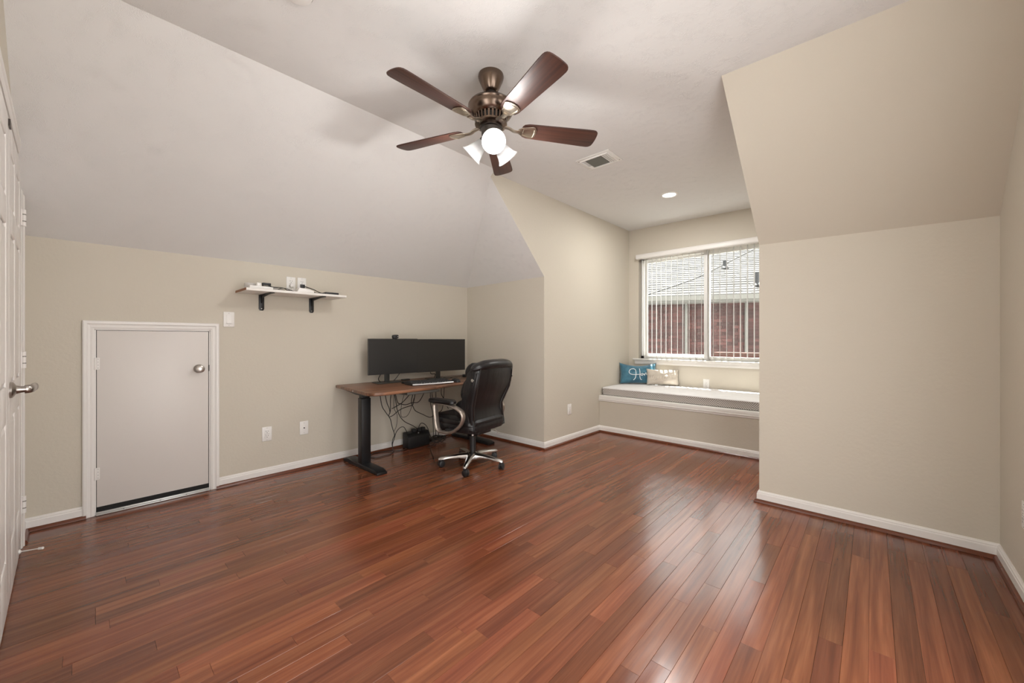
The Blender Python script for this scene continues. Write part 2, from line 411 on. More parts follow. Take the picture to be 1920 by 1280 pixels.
# left wall (with the opening of the small attic door)
pts = [(AX, FY0 - .1, 0), (AX, .052, 0), (AX, .052, 1.182), (AX, .636, 1.182), (AX, .636, 0), (AX, BY, 0), (AX, BY, 1.745), (AX, FY0 - .1, 1.724)]
struct('wall_left', MB().prism(pts, (-T, 0, 0)), M['wall'], 'low beige knee wall with the small white door, shelf and desk', smooth=False)
struct('wall_back_left', MB().prism([(AX, BY, 0), (DX, BY, 0), (DX, BY, 1.757), (AX, BY, 1.745)], (-T * .9, T * .9, 0)), M['wall'], 'short beige knee wall behind the office chair', smooth=False)
CX = -2.392                        # crease between slope and flat ceiling
APX = (DX, 2.40, 1.74 + (H - 1.74) * (DX - AX) / (CX - AX))
struct('wall_dormer_left', MB().prism([(DX, BY, 0), (DX, WY, 0), (DX, WY, 2.60), (DX, BY, 2.587)], (-T * .9, T * .9, 0)).prism([(DX, BY, 1.757), (DX, BY, 2.587), (DX, 2.40, H), APX], (-.03, .06, .06)).prism([APX, (DX, 2.40, H), (CX, 2.40, H)], (-.03, -.02, .05)), M['wall'], 'sunlit beige side wall of the dormer leading to the window', smooth=False)
RT = (-0.618, 2.394, H)
struct('wall_dormer_right', MB().prism([(BXL, BY, 0), (BXL, WY, 0), (BXL, WY, 2.585), (BXL, BY, 2.583)], (T * .9, T * .9, 0)).prism([(BXL, BY, 1.771), (BXL, BY, 2.583), RT], (.03, .06, .06)), M['wall'], 'hidden beige side wall of the dormer on its far side', smooth=False)
struct('wall_back_right', MB().prism([(BXL, BY, 0), (RX, BY, 0), (RX, BY, 1.75), (BXL, BY, 1.771)], (T * .9, T * .9, 0)), M['wall'], 'plain beige knee wall under the beige slope', smooth=False)
struct('wall_right', MB().prism([(RX, -.35, 0), (RX, .15, 0), (RX, .15, 2.05), (RX, 1.75, 2.05), (RX, 1.75, 0), (RX, BY, 0), (RX, BY, 1.75), (RX, 2.42, H), (RX, -.35, H)], (T, 0, 0)), M['wall'], 'beige end wall at the frame edge', smooth=False)  # door-height opening out of view, added to let in fill daylight
# window wall round the opening
WX0, WX1, WZ0, WZ1 = -2.315, -0.70, 0.865, 2.215
wb = MB()
wb.box((DX - T, WY, 0), (WX0, WY + .14, 2.62)); wb.box((WX1, WY, 0), (BXL + T, WY + .14, 2.62))
wb.box((WX0, WY, 0), (WX1, WY + .14, WZ0)); wb.box((WX0, WY, WZ1), (WX1, WY + .14, 2.62))
struct('wall_window', wb, M['wall'], 'beige wall around the window above the seat', smooth=False)
# front wall (closet doors) with opening
DO0, DO1 = -3.36, -1.90
fr = MB()
for x0, x1, z0, z1 in ((AX - .1, DO0, 0, H), (DO0, DO1, 2.06, H), (DO1, -1.15, 0, H), (-1.15, -.55, 2.05, H), (-.55, RX + .1, 0, H)):  # besides the closet: unseen opening behind the camera, added for fill light
    fr.prism([(x0, fy(x0), z0), (x1, fy(x1), z0), (x1, fy(x1), z1), (x0, fy(x0), z1)], (0, -T, 0))
struct('wall_front', fr, M['wall'], 'beige wall that holds the white closet doors', smooth=False)
# sloped and flat ceilings
sa = [(AX, FY0 - .1, 1.724), (AX, BY, 1.745), APX, (CX, 2.40, H), (CX, FY0 - .1, H)]
struct('ceiling_slope_left', MB().prism(sa, (-.08, 0, .1)), M['ceil'], 'large white textured ceiling slope above the desk wall', smooth=False)
struct('ceiling_slope_back', MB().prism([(AX, BY, 1.745), (DX, BY, 1.757), APX], (-.05, .08, .1)), M['ceil'], 'small white triangular ceiling facet above the chair', smooth=False)
struct('ceiling_slope_right', MB().prism([(BXL, BY, 1.771), (RX, BY, 1.75), (RX, 2.42, H), RT], (.05, .08, .1)), M['wall'], 'beige painted ceiling slope above the plain knee wall', smooth=False)
struct('ceiling', MB().prism([(CX, FY0 - .1, H), (CX, 2.40, H), RT, (RX, 2.42, H), (RX, FY0 - .1, H)], (0, 0, .1)).prism([(DX, 2.40, H), (CX, 2.40, H), RT, (BXL, BY, 2.583), (BXL, WY, 2.585), (DX, WY, 2.60), (DX, BY, 2.587)], (0, 0, .1)), M['ceil'], 'flat white textured ceiling holding the fan', smooth=False)

# ------------------------------------------------------------------ floor of single planks
floor = struct('floor', MB().box((AX, -.4, -.05), (RX, BY, -.0135)).box((DX, BY, -.05), (BXL, WY, -.0135)), M['sub'], 'glossy red-brown hardwood strip floor', smooth=False)
rng = random.Random(11)
PW = 0.07; planks = []
x_ref = -0.2204
k0 = int(math.floor((AX - x_ref) / PW)); k1 = int(math.ceil((RX - x_ref) / PW))
for k in range(k0, k1 + 1):
    xa = max(x_ref + k * PW, AX + .004); xb = min(x_ref + (k + 1) * PW, RX - .004)
    if xb - xa < .006: continue
    cuts = [fy(xa) - .02 - rng.random() * .6]
    while cuts[-1] < SY + .2: cuts.append(cuts[-1] + rng.choice((.32, .45, .6, .75, .9, 1.05, 1.2, 1.35)) * rng.uniform(.9, 1.1))
    for a, b in zip(cuts, cuts[1:]):
        a = max(a, -.30)
        segs = []
        if a < BY - .004: segs.append((xa, xb, a, min(b, BY - .004)))
        inx0, inx1 = max(xa, DX + .004), min(xb, BXL - .004)
        if b > BY and inx1 - inx0 > .006:
            y0 = max(a, BY - .004)
            if a < BY - .004 and abs(inx0 - xa) < 1e-6 and abs(inx1 - xb) < 1e-6:
                segs = [(xa, xb, a, min(b, SY))]
            else: segs.append((inx0, inx1, y0, min(b, SY)))
        for sg in segs:
            if sg[3] - sg[2] > .012: planks.append(sg)
def plank_geo(x0, x1, y0, y1):
    g = .00025; c = .0006
    x0 += g; x1 -= g; y0 += g; y1 -= g; zt = rng.uniform(-.0006, 0)
    tl = rng.uniform(-.00035, .00035) if x1 - x0 > .05 else 0
    v = [(x0, y0, -.0135), (x1, y0, -.0135), (x1, y1, -.0135), (x0, y1, -.0135),
         (x0, y0, zt - c), (x1, y0, zt - c), (x1, y1, zt - c), (x0, y1, zt - c),
         (x0 + c, y0 + c, zt + tl), (x1 - c, y0 + c, zt - tl), (x1 - c, y1 - c, zt - tl), (x0 + c, y1 - c, zt + tl)]
    f = [(0,1,5,4),(1,2,6,5),(2,3,7,6),(3,0,4,7),(4,5,9,8),(5,6,10,9),(6,7,11,10),(7,4,8,11),(8,9,10,11)]
    return v, f
def size_key(p):
    cx, cy = (p[0] + p[1]) / 2, (p[2] + p[3]) / 2
    dep = -cx * .676 + cy * .737; rt = cx * .737 + cy * .676
    vis = dep > .5 and abs(rt / max(dep, .01)) < 1.4
    return (0 if vis else 1, dep / max(.05, math.sqrt((p[3] - p[2]))))
planks.sort(key=size_key)
stuffmb = MB(); prs = []
for i, p in enumerate(planks):
    v, f = plank_geo(*p)
    if i < 300:
        me = bpy.data.meshes.new('plank'); me.from_pydata(v, [], f); me.materials.append(M['plank'])
        o = bpy.data.objects.new('plank', me); COL.objects.link(o); o.parent = floor
    else:
        stuffmb.add(v, f); prs += [rng.random()] * len(f)
if stuffmb.v:
    o = stuffmb.build('planks', M['plank'], floor, smooth=False); o['kind'] = 'stuff'
    a = o.data.attributes.new('pr', 'FLOAT', 'FACE'); a.data.foreach_set('value', prs)
PLANKS = (len(planks))

# ------------------------------------------------------------------ baseboards and shoe moulding
def sweep_profile(mb, prof, p0, p1, nrm, m0=0, m1=0):
    """prof list of (out, z); p0,p1 plan points on wall; nrm unit outward; m0/m1 mitre (+1 outer: longer with out, -1 inner)"""
    p0 = Vector((*p0, 0)); p1 = Vector((*p1, 0)); n = Vector((*nrm, 0)); d = (p1 - p0).normalized()
    secs = []
    for p, sgn, mm in ((p0, -1, m0), (p1, 1, m1)):
        secs.append([p + n * o + d * (sgn * mm * o) + Vector((0, 0, z)) for o, z in prof])
    nn = len(prof); vs = secs[0] + secs[1]
    fs = [tuple(range(nn)), tuple(reversed(range(nn, 2 * nn)))]
    for i in range(nn):
        j = (i + 1) % nn; fs.append((i, i + nn, j + nn, j))
    mb.add(vs, fs)
base_prof = [(0, .001), (.013, .001), (.013, .056), (.010, .061), (.010, .067), (.006, .072), (.004, .0765), (0, .0765)]
shoe_prof = [(.013, .001)] + [(.013 + .016 * cos(rad(a)), .001 + .019 * sin(rad(a))) for a in (0, 22, 45, 68, 90)]
runs = [('left', (AX, fy(AX)), (AX, .012), (1, 0), -1, 0), ('left', (AX, .674), (AX, BY), (1, 0), 0, -1),
        ('back_left', (AX, BY), (DX, BY), (0, -1), -1, 1), ('dormer_left', (DX, BY), (DX, SY), (1, 0), 1, -1),
        ('seat', (DX, SY), (BXL, SY), (0, -1), -1, -1), ('dormer_right', (BXL, BY), (BXL, SY), (-1, 0), 1, -1),
        ('back_right', (BXL, BY), (RX, BY), (0, -1), 1, -1), ('right', (RX, 1.75), (RX, BY), (-1, 0), 0, -1),
        ('front', (AX, fy(AX)), (DO0 - .062, fy(DO0 - .062)), (0, 1), -1, 0)]
tn = 1
for nm, p0, p1, n, a, b in runs:
    mb = MB(); sweep_profile(mb, base_prof, p0, p1, n, a, b)
    o = struct('baseboard_' + nm, mb, M['trim'], smooth=False)
    mb = MB(); sweep_profile(mb, shoe_prof, p0, p1, n, a, b)
    struct('trim_%d' % tn, mb, M['qround'], 'dark cherry shoe moulding along the baseboard', smooth=False); tn += 1
for nm in [o for o in bpy.data.objects if o.name.startswith('baseboard_')]:
    nm['label'] = 'white moulded baseboard above dark shoe moulding'

# ------------------------------------------------------------------ window
window = struct('window_1', MB().box((WX0, WY + .07, WZ0), (WX0 + .045, WY + .13, WZ1)).box((WX1 - .045, WY + .07, WZ0), (WX1, WY + .13, WZ1))
      .box((WX0, WY + .07, WZ1 - .04), (WX1, WY + .13, WZ1)).box((WX0, WY + .07, WZ0), (WX1, WY + .13, WZ0 + .035)),
      M['frame'], 'wide two-part sliding window with white vinyl frame', bev=.002)
MXM = -1.47
def sash(x0, x1, y, w=.032, bw=.03):
    mb = MB(); z0, z1 = WZ0 + .035, WZ1 - .04
    mb.box((x0, y, z0), (x0 + w, y + .025, z1)); mb.box((x1 - w, y, z0), (x1, y + .025, z1))
    mb.box((x0 + w, y, z1 - w), (x1 - w, y + .025, z1)); mb.box((x0 + w, y, z0), (x1 - w, y + .025, z0 + bw))
    s = mb.build('sash', M['frame'], window, bev=.002)
    MB().box((x0 + w, y + .009, z0 + w), (x1 - w, y + .014, z1 - w)).build('pane', M['glass'], s, smooth=False)
    return s
sash(WX0 + .045, MXM + .02, WY + .10); sash(MXM - .025, WX1 - .045, WY + .072, bw=.010)
MB().box((MXM - .038, WY + .045, WZ0), (MXM + .022, WY + .072, WZ1)).build('mullion', M['frame'], window, bev=.003)
# stool and apron
MB().box((WX0 - .075, WY - .035, WZ0 - .022), (WX1 + .075, WY + .07, WZ0)).build('window_sill', M['trim'], window, bev=.006)
ap = MB(); sweep_profile(ap, [(0, WZ0 - .075), (.010, WZ0 - .075), (.016, WZ0 - .058), (.016, WZ0 - .04), (.022, WZ0 - .022), (0, WZ0 - .022)], (WX0 - .05, WY), (WX1 + .05, WY), (0, -1))
ap.build('apron', M['trim'], window, smooth=False)

# vertical blind: headrail + vanes turned nearly edge-on
bl = thing('vertical_blind', 'white vertical blind with open narrow vanes hanging in front of the window', 'blind', (WX0, WY, WZ1))
bl.location = (0, 0, 0)
hp = [(.0, 2.185), (.062, 2.185), (.066, 2.195), (.066, 2.225), (.060, 2.240), (.052, 2.246), (.0, 2.246)]
hb = MB(); sweep_profile(hb, hp, (WX0 - .012, WY), (WX1 + .012, WY), (0, -1)); hb.build('headrail', M['trim'], bl, smooth=False)
vme = MB()
aw = rad(17.5)                          # vane plane direction from +y toward -x
secs = []
for z in (0, 1.285):
    ring = []
    for i in range(7):
        t = -.0445 + .089 * i / 6; bow = .004 * (1 - (t / .0445) ** 2)
        ring.append((t, bow, z))
    for i in range(6, -1, -1):
        t = -.0445 + .089 * i / 6; bow = .004 * (1 - (t / .0445) ** 2)
        ring.append((t, bow - .0012, z))
    secs.append(ring)
vme.loft(secs)
vane0 = None
vxs = [-2.272, -2.204, -2.141, -2.08, -2.02, -1.956, -1.887, -1.811, -1.745, -1.67, -1.6, -1.525, -1.458, -1.395, -1.322, -1.25, -1.177, -1.109, -1.039, -.972, -.905, -.84, -.775]
for i, vx in enumerate(vxs):
    if vane0 is None: vane0 = vme.build('vane', M['vane'], bl, smooth=False); o = vane0
    else: o = vane0.copy(); COL.objects.link(o)
    o.location = (vx, WY + .018, .897); o.rotation_euler = (0, 0, pi / 2 + aw + rad(random.uniform(-2.0, 2.0)))
    cl = MB().cyl((0, 0, 0), (0, 0, .012), .003, seg=8) if i == 0 else None

# ------------------------------------------------------------------ window seat
seat = thing('window_seat', 'built-in beige window seat with white ledge under the window', 'bench', (-1.516, SY, 0))
seat.location = (0, 0, 0)
MB().box((DX + .001, SY, 0), (BXL - .001, SY + .02, .40)).build('front_panel', M['wall'], seat, smooth=False)
MB().box((DX + .001, SY - .012, .400), (BXL - .001, WY - .001, .442)).build('lid', M['trim'], seat, bev=.004)
lm = MB(); sweep_profile(lm, [(0, .372), (.006, .372), (.014, .380), (.014, .388), (.020, .398), (.020, .402), (0, .402)], (DX + .001, SY), (BXL - .001, SY), (0, -1))
lm.build('ledge_moulding', M['trim'], seat, smooth=False)
# mattress
def slab_rings(x0, x1, y0, y1, zs):
    return None
mt = thing('seat_mattress', 'long thin white mattress with grey chevron side band on the window seat', 'mattress', (-1.516, 4.66, .443))
def matt(name, m, w, d, levels, parent):
    secs = []
    for z, ins in levels:
        secs.append([(x, y, z) for x, y in rounded_rect(w - 2 * ins, d - 2 * ins, .05, 6)])
    return MB().loft(secs).build(name, m, parent)
matt('side_band', M['chev'], 1.86, .755, [(0, .012), (.008, .002), (.045, -.004), (.082, .0)], mt)
matt('mattress_top', M['sheet'], 1.86, .755, [(.0818, .001), (.090, .006), (.094, .02), (.096, .06), (.097, .2)], mt)
MB().tube([(x, y, .0825) for x, y in rounded_rect(1.864, .759, .05, 6)], .0035, seg=6, smooth=1, closed=True).build('piping', M['sheet'], mt)
mt.rotation_euler = (0, 0, 0)

def pillow(name, label, m, w, h, d, loc, rz, tilt, strokes, sm, sr, sagm):
    t = thing(name, label, 'pillow', loc, rz)
    N = 22; vs = []; fs = []
    def surf(u, v, sd):
        pu = 1 - abs(u) ** 3.0; pv = 1 - abs(v) ** 3.0
        ed = .93 + .07 * abs(u * v) if False else 1
        x = u * w / 2 * (1 - .05 * (1 - abs(v) ** 2)); sag = sagm * (1 - u * u) * (v > 0) * v
        z = h / 2 + v * h / 2 * (1 - .06 * (1 - u * u)) - sag
        wr = .004 * sin(u * 9 + v * 5) + .004 * sin(u * 4 - v * 11 + 1)
        y = sd * (d / 2 * (max(pu, 0) * max(pv, 0)) ** .55 + wr * pu * pv) 
        return Vector((x, y, z))
    for sd in (-1, 1):
        base = len(vs)
        for j in range(N + 1):
            for i in range(N + 1):
                vs.append(surf(-1 + 2 * i / N, -1 + 2 * j / N, sd))
        for j in range(N):
            for i in range(N):
                a = base + j * (N + 1) + i; q = (a, a + 1, a + N + 2, a + N + 1)
                fs.append(q if sd < 0 else tuple(reversed(q)))
    mt4 = Matrix.Rotation(tilt, 4, 'X')
    b = MB(); b.add([mt4 @ v for v in vs], fs); o = b.build('cushion_cover', m, t)
    bm = bmesh.new(); bm.from_mesh(o.data); bmesh.ops.remove_doubles(bm, verts=bm.verts, dist=.0008); bm.to_mesh(o.data); bm.free()
    for p in o.data.polygons: p.use_smooth = True
    sb = MB()
    for st in strokes:
        P = catmull([Vector((p[0], p[1], 0)) for p in st], 5)
        sb.tube([mt4 @ (surf(p.x, p.y, -1) + Vector((0, -.0015, 0))) for p in P], sr, seg=6, smooth=1)
    sb.build('embroidered_lettering', sm, t)
    return t
# strokes in pillow coordinates (-1..1); the word is written in script, its end hidden by the smaller pillow
def hs(pts): return [((a - 585) / 490, (405 - b) / 285) for a, b in pts]
home = [hs([(430, 610), (470, 570), (492, 500), (500, 400), (492, 320), (455, 270), (400, 270), (340, 310), (312, 380), (340, 440), (420, 465), (520, 462), (600, 455)]),
        hs([(595, 255), (605, 340), (605, 440), (605, 530), (620, 590), (655, 600)]),
        hs([(655, 485), (630, 460), (660, 430), (690, 450), (665, 485), (640, 475)]),
        hs([(690, 445), (720, 450), (725, 485), (745, 440), (775, 410), (790, 470), (815, 420), (845, 425), (850, 470), (880, 455)]),
        hs([(880, 455), (920, 450), (940, 420), (915, 405), (895, 430), (905, 465), (945, 465), (985, 440)])]
pillow('throw_pillow', 'teal velvet throw pillow lettered Home in white script, leaning in the seat corner', M['teal'], .47, .275, .13, (-2.225, 4.845, .546), rad(36), rad(-12), home, M['letter'], .0042, .035)
def cs(pts): return [((a - 1330) / 390, (500 - b) / 205) for a, b in pts]
word = [cs([(1050, 450), (1040, 520), (1060, 570)]), cs([(1090, 500), (1120, 480), (1140, 520), (1120, 570), (1095, 560), (1090, 500)]),
        cs([(1170, 480), (1190, 540), (1215, 490), (1230, 570)]), cs([(1250, 470), (1265, 560), (1280, 470), (1300, 560)]),
        cs([(1350, 350), (1310, 370), (1330, 420), (1390, 400), (1370, 470), (1330, 520), (1350, 570), (1400, 560)]),
        cs([(1420, 420), (1410, 500), (1430, 560), (1470, 510), (1490, 420), (1510, 540), (1550, 570)]), cs([(1560, 490), (1580, 560), (1610, 570)])]
pillow('throw_pillow', 'small cream throw pillow with tone-on-tone raised lettering before the teal pillow', M['cream'], .385, .205, .10, (-1.935, 4.905, .546), rad(29), rad(-10), word, M['letter2'], .0028, .012)

# ------------------------------------------------------------------ wall plates
def plate(label, loc, rz, kind, group=None, w=.07, h=.115):
    """local: +X out of wall, Y along wall"""
    t = thing({'outlet': 'wall_outlet', 'switch': 'light_switch', 'coax': 'cable_jack'}[kind], label, {'outlet': 'outlet', 'switch': 'switch', 'coax': 'wall jack'}[kind], loc, rz, group)
    MB().box((0, -w / 2, -h / 2), (.006, w / 2, h / 2)).build('cover_plate', M['plastic'], t, bev=.0025)
    scr = []
    if kind == 'outlet':
        MB().box((.006, -.0165, -.034), (.0085, .0165, .034)).build('socket_face', M['plastic'], t, bev=.001)
        sl = MB()
        for z in (.018, -.018):
            sl.box((.0083, -.0085, z + .001), (.0089, -.006, z + .010)); sl.box((.0083, .006, z + .001), (.0089, .0085, z + .009))
            sl.cyl((.0083, 0, z - .008), (.0089, 0, z - .008), .0028, seg=10)
        sl.box((.0083, -.0165, -.0006), (.0087, .0165, .0006))
        sl.build('slots', M['slot'], t, smooth=False)
        scr = (.048, -.048)
    elif kind == 'switch':
        MB().box((.006, -.0185, -.036), (.0078, .0185, .036)).build('switch_frame', M['plastic'], t, bev=.001)
        MB().prism([(.0078, -.014, -.030), (.0125, -.014, -.030), (.0085, -.014, 0), (.0098, -.014, .030), (.0078, -.014, .030)], (0, .028, 0)).build('rocker', M['plastic'], t, smooth=False)
        scr = (.046, -.046)
    else:
        MB().cyl((.006, 0, 0), (.014, 0, 0), .0048, seg=12).build('connector', M['slot'], t)
        scr = (.042, -.042)
    for z in scr: MB().cyl((.006, 0, z), (.0066, 0, z), .0022, seg=8).build('screw', M['gcable'], t, smooth=False)
    return t
plate('white rocker light switch on the wall beside the small white door', (AX, .7545, 1.272), 0, 'switch')
plate('white outlet low on the wall, nearer the small white door', (AX, 1.011, .35), 0, 'outlet')
plate('white cable jack plate low on the wall between outlet and desk', (AX, 1.294, .353), 0, 'coax')
o1 = plate('white outlet above the shelf with a white plug in it', (AX, 1.19, 1.59), 0, 'outlet')
o2 = plate('white outlet above the shelf with a black plug in it', (AX, 1.276, 1.592), 0, 'outlet')
plate('white outlet low on the dormer side wall beside the window seat', (DX, 3.608, .352), 0, 'outlet')
plate('beige-white outlet on the wall just above the mattress, under the window', (-1.466, WY, .585), -pi / 2, 'outlet')
plate('white outlet on the end wall at the edge of the picture', (RX, 2.70, .37), pi, 'outlet')

# ------------------------------------------------------------------ small attic access door
ad = struct('door_1', MB().box((AX - .035, .058, .05), (AX + .002, .629, 1.176)), M['door'], 'small white flat access door in the low wall', bev=.002)
cas_prof = [(0, 0), (.016, 0), (.019, .006), (.019, .018), (.014, .024), (.012, .034), (.014, .040), (.010, .052), (0, .052)]
def casing(mb, rect, wallpt, u, n):
    """rect inner (a0,a1,z1): legs + head, mitred. wallpt(a) -> plan point, n outward"""
    a0, a1, z1 = rect
    w = .052
    def ring(a, z, sa, sz, full):
        out = []
        for o, k in cas_prof:
            kk = w - k
            p = wallpt(a + sa * kk) ; out.append(Vector((p[0] + n[0] * o, p[1] + n[1] * o, z + sz * kk)))
        return out
    R = [ring(a0, .001, -1, 0, 1), ring(a0, z1, -1, 1, 1), ring(a1, z1, 1, 1, 1), ring(a1, .001, 1, 0, 1)]
    m = len(cas_prof); vs = [v for r in R for v in r]; fs = [tuple(range(m)), tuple(reversed(range(3 * m, 4 * m)))]
    for i in range(3):
        for k in range(m):
            k2 = (k + 1) % m; fs.append((i * m + k, i * m + k2, (i + 1) * m + k2, (i + 1) * m + k))
    mb.add(vs, fs)
cm = MB(); casing(cm, (.048, .640, 1.186), lambda a: (AX, a), None, (1, 0)); cm.build('door_casing', M['trim'], ad, smooth=False)
MB().box((AX - .10, .040, 0), (AX + .001, .0552, 1.184)).box((AX - .10, .6328, 0), (AX + .001, .648, 1.184)).box((AX - .10, .040, 1.1788), (AX + .001, .648, 1.19)).build('jamb', M['trim'], ad, smooth=False)
MB().box((AX - .05, .0552, 1.176), (AX - .004, .6328, 1.1788)).box((AX - .05, .0552, .02), (AX - .004, .058, 1.1788)).box((AX - .05, .629, .02), (AX - .004, .6328, 1.1788)).build('shadow_gap', M['dark'], ad, smooth=False)
MB().box((AX - .115, -.02, -.06), (AX - .10, .70, 1.26)).box((AX - .10, .03, -.06), (AX, .66, -.001)).build('backing', M['dark'], ad, smooth=False)  # unseen dark boxes added to stop light leaking in under the door
MB().box((AX - .03, .056, .018), (AX + .004, .632, .052)).build('door_sweep', M['dark'], ad, smooth=False)
MB().box((AX - .03, .055, .001), (AX + .022, .633, .010)).box((AX - .004, .055, .010), (AX + .012, .633, .021)).build('threshold', M['alum'], ad, bev=.002)
for yy in (.18, .36, .50): MB().cyl((AX + .017, yy, .009), (AX + .017, yy, .0108), .004, seg=10).build('screw', M['dark'], ad)
for z in (.965, .265):
    h = MB(); h.cyl((AX + .008, .052, z - .038), (AX + .008, .052, z + .038), .0065, seg=12)
    h.box((AX + .001, .056, z - .037), (AX + .0045, .072, z + .037)); h.box((AX + .001, .030, z - .037), (AX + .004, .05, z + .037))
    hh = h.build('hinge', M['trim'], ad)
    for dz in (-.028, -.010, .010, .028): MB().cyl((AX + .0045, .064, z + dz), (AX + .0052, .064, z + dz), .002, seg=8).build('screw', M['gcable'], hh)
kn = Matrix.Translation((AX + .002, .572, .905)) @ Matrix.Rotation(pi / 2, 4, 'Y')
k = MB().lathe([(.031, 0), (.031, .004), (.026, .010), (.014, .014), (.012, .030), (.018, .036), (.026, .044), (.0275, .056), (.024, .066), (.012, .070)], 28, kn).build('door_knob', M['nickel'], ad)
MB().box((AX - .01, .6285, .885), (AX + .0035, .6345, .93)).build('latch', M['dark'], ad, bev=.001)

# ------------------------------------------------------------------ closet double doors
FD = Vector((1, .021, 0)).normalized(); FN = Vector((-.021, 1, 0)).normalized()
def fpt(x, out, z): return Vector((x, fy(x), z)) + FN * out
def fbox(mb, x0, x1, o0, o1, z0, z1):
    vs = [fpt(x0, o0, z0), fpt(x1, o0, z0), fpt(x1, o1, z0), fpt(x0, o1, z0), fpt(x0, o0, z1), fpt(x1, o0, z1), fpt(x1, o1, z1), fpt(x0, o1, z1)]
    mb.add(vs, [(0,3,2,1),(4,5,6,7),(0,1,5,4),(1,2,6,5),(2,3,7,6),(3,0,4,7)])
def six_panel(x0, x1, n, label):
    mb = MB(); z0, z1 = .012, 2.042
    fbox(mb, x0, x1, -.030, .0, z0, z1)           # core, panels sunk between rails
    st = .105; mid = (x0 + x1) / 2; t = .008
    zr = [(z0, z0 + .22), (.78, .93), (1.58, 1.69), (z1 - .11, z1)]
    for a, b in ((x0, x0 + st), (x1 - st, x1), (mid - .05, mid + .05)): fbox(mb, a, b, 0, t, z0, z1)
    for a, b in zr: fbox(mb, x0 + st, mid - .05, 0, t, a, b); fbox(mb, mid + .05, x1 - st, 0, t, a, b)
    d = struct('door_%d' % n, mb, M['closet'], label, bev=.003)
    for a, b in ((x0 + st, mid - .05), (mid + .05, x1 - st)):
        for (c0, c1), (d0, d1) in zip(zr, zr[1:]):
            pm = MB(); i = .022
            p = [fpt(a + .004, .0005, c1 + .004), fpt(b - .004, .0005, c1 + .004), fpt(b - .004, .0005, d0 - .004), fpt(a + .004, .0005, d0 - .004)]
            q = [fpt(a + i, .007, c1 + i), fpt(b - i, .007, c1 + i), fpt(b - i, .007, d0 - i), fpt(a + i, .007, d0 - i)]
            pm.add(p + q, [(0,1,5,4),(1,2,6,5),(2,3,7,6),(3,0,4,7),(4,5,6,7),(3,2,1,0)])
            pm.build('panel', M['closet'], d, smooth=False)
    return d
d2 = six_panel(-3.345, -2.645, 2, 'far leaf of the white six-panel closet doors with lever')
d3 = six_panel(-2.638, -1.938, 3, 'near leaf of the white six-panel closet doors, cut by the frame')
def hinge3(x, door, sgn):
    for z in (.235, 1.01, 1.77):
        h = MB(); c = fpt(x, .018, z)
        h.cyl(c + Vector((0, 0, -.044)), c + Vector((0, 0, .044)), .0075, seg=12)
        fbox(h, x - .018, x + .018, .006, .0125, z - .044, z + .044)
        hh = h.build('hinge', M['closet'], door)
        for dz in (-.018, .018):
            cc = fpt(x, .018, z + dz); MB().cyl(cc + Vector((0, 0, -.003)), cc + Vector((0, 0, .003)), .0077, seg=12).build('knuckle', M['gcable'], hh)
hinge3(-3.352, d2, 1); hinge3(-1.931, d3, -1)
cm = MB(); casing(cm, (-3.352, -1.931, 2.052), lambda a: (a, fy(a)), None, (FN.x, FN.y)); cm.build('door_casing', M['trim'], d2, smooth=False)
MB().box((AX - .02, FY0 - .3, 0), (-1.7, FY0 - .1, 2.2)).build('closet_backing', M['dark'], d3, smooth=False)
# lever on the far leaf
lv = MB(); c0 = fpt(-2.69, .008, .905); q = FN.to_track_quat('Z', 'Y').to_matrix().to_4x4()
lv.lathe([(.034, 0), (.034, .007), (.030, .011), (.018, .018), (.014, .030), (.013, .045)], 24, Matrix.Translation(c0) @ q)
lo = lv.build('lever_rose', M['nickel'], d2)
MB().tube([c0 + FN * .040, c0 + FN * .055 - FD * .006, c0 + FN * .060 - FD * .03, c0 + FN * .062 - FD * .07, c0 + FN * .060 - FD * .105, c0 + FN * .066 - FD * .125], 0, seg=14, sec=(.0175, .010)).build('lever', M['nickel'], d2)
fb = MB(); fbox(fb, -2.668, -2.62, .008, .014, 2.0, 2.028); fb.build('ball_catch', M['darkm'], d2)
# rod door stop at the foot of the far leaf
ds = thing('door_stop', 'thin white rod door stop with rubber tip by the closet door foot', 'door stop', fpt(-3.18, .008, .045))
MB().lathe([(.011, 0), (.011, .004), (.006, .008)], 16, FN.to_track_quat('Z', 'Y').to_matrix().to_4x4()).build('base_cup', M['plastic'], ds)
MB().cyl(FN * .006, FN * .070 + Vector((.06, 0, .012)), .0028, seg=10).build('rod', M['plastic'], ds)
MB().cyl(FN * .068 + Vector((.058, 0, .0115)), FN * .082 + Vector((.071, 0, .014)), .0062, seg=14).build('rubber_tip', M['plastic'], ds)

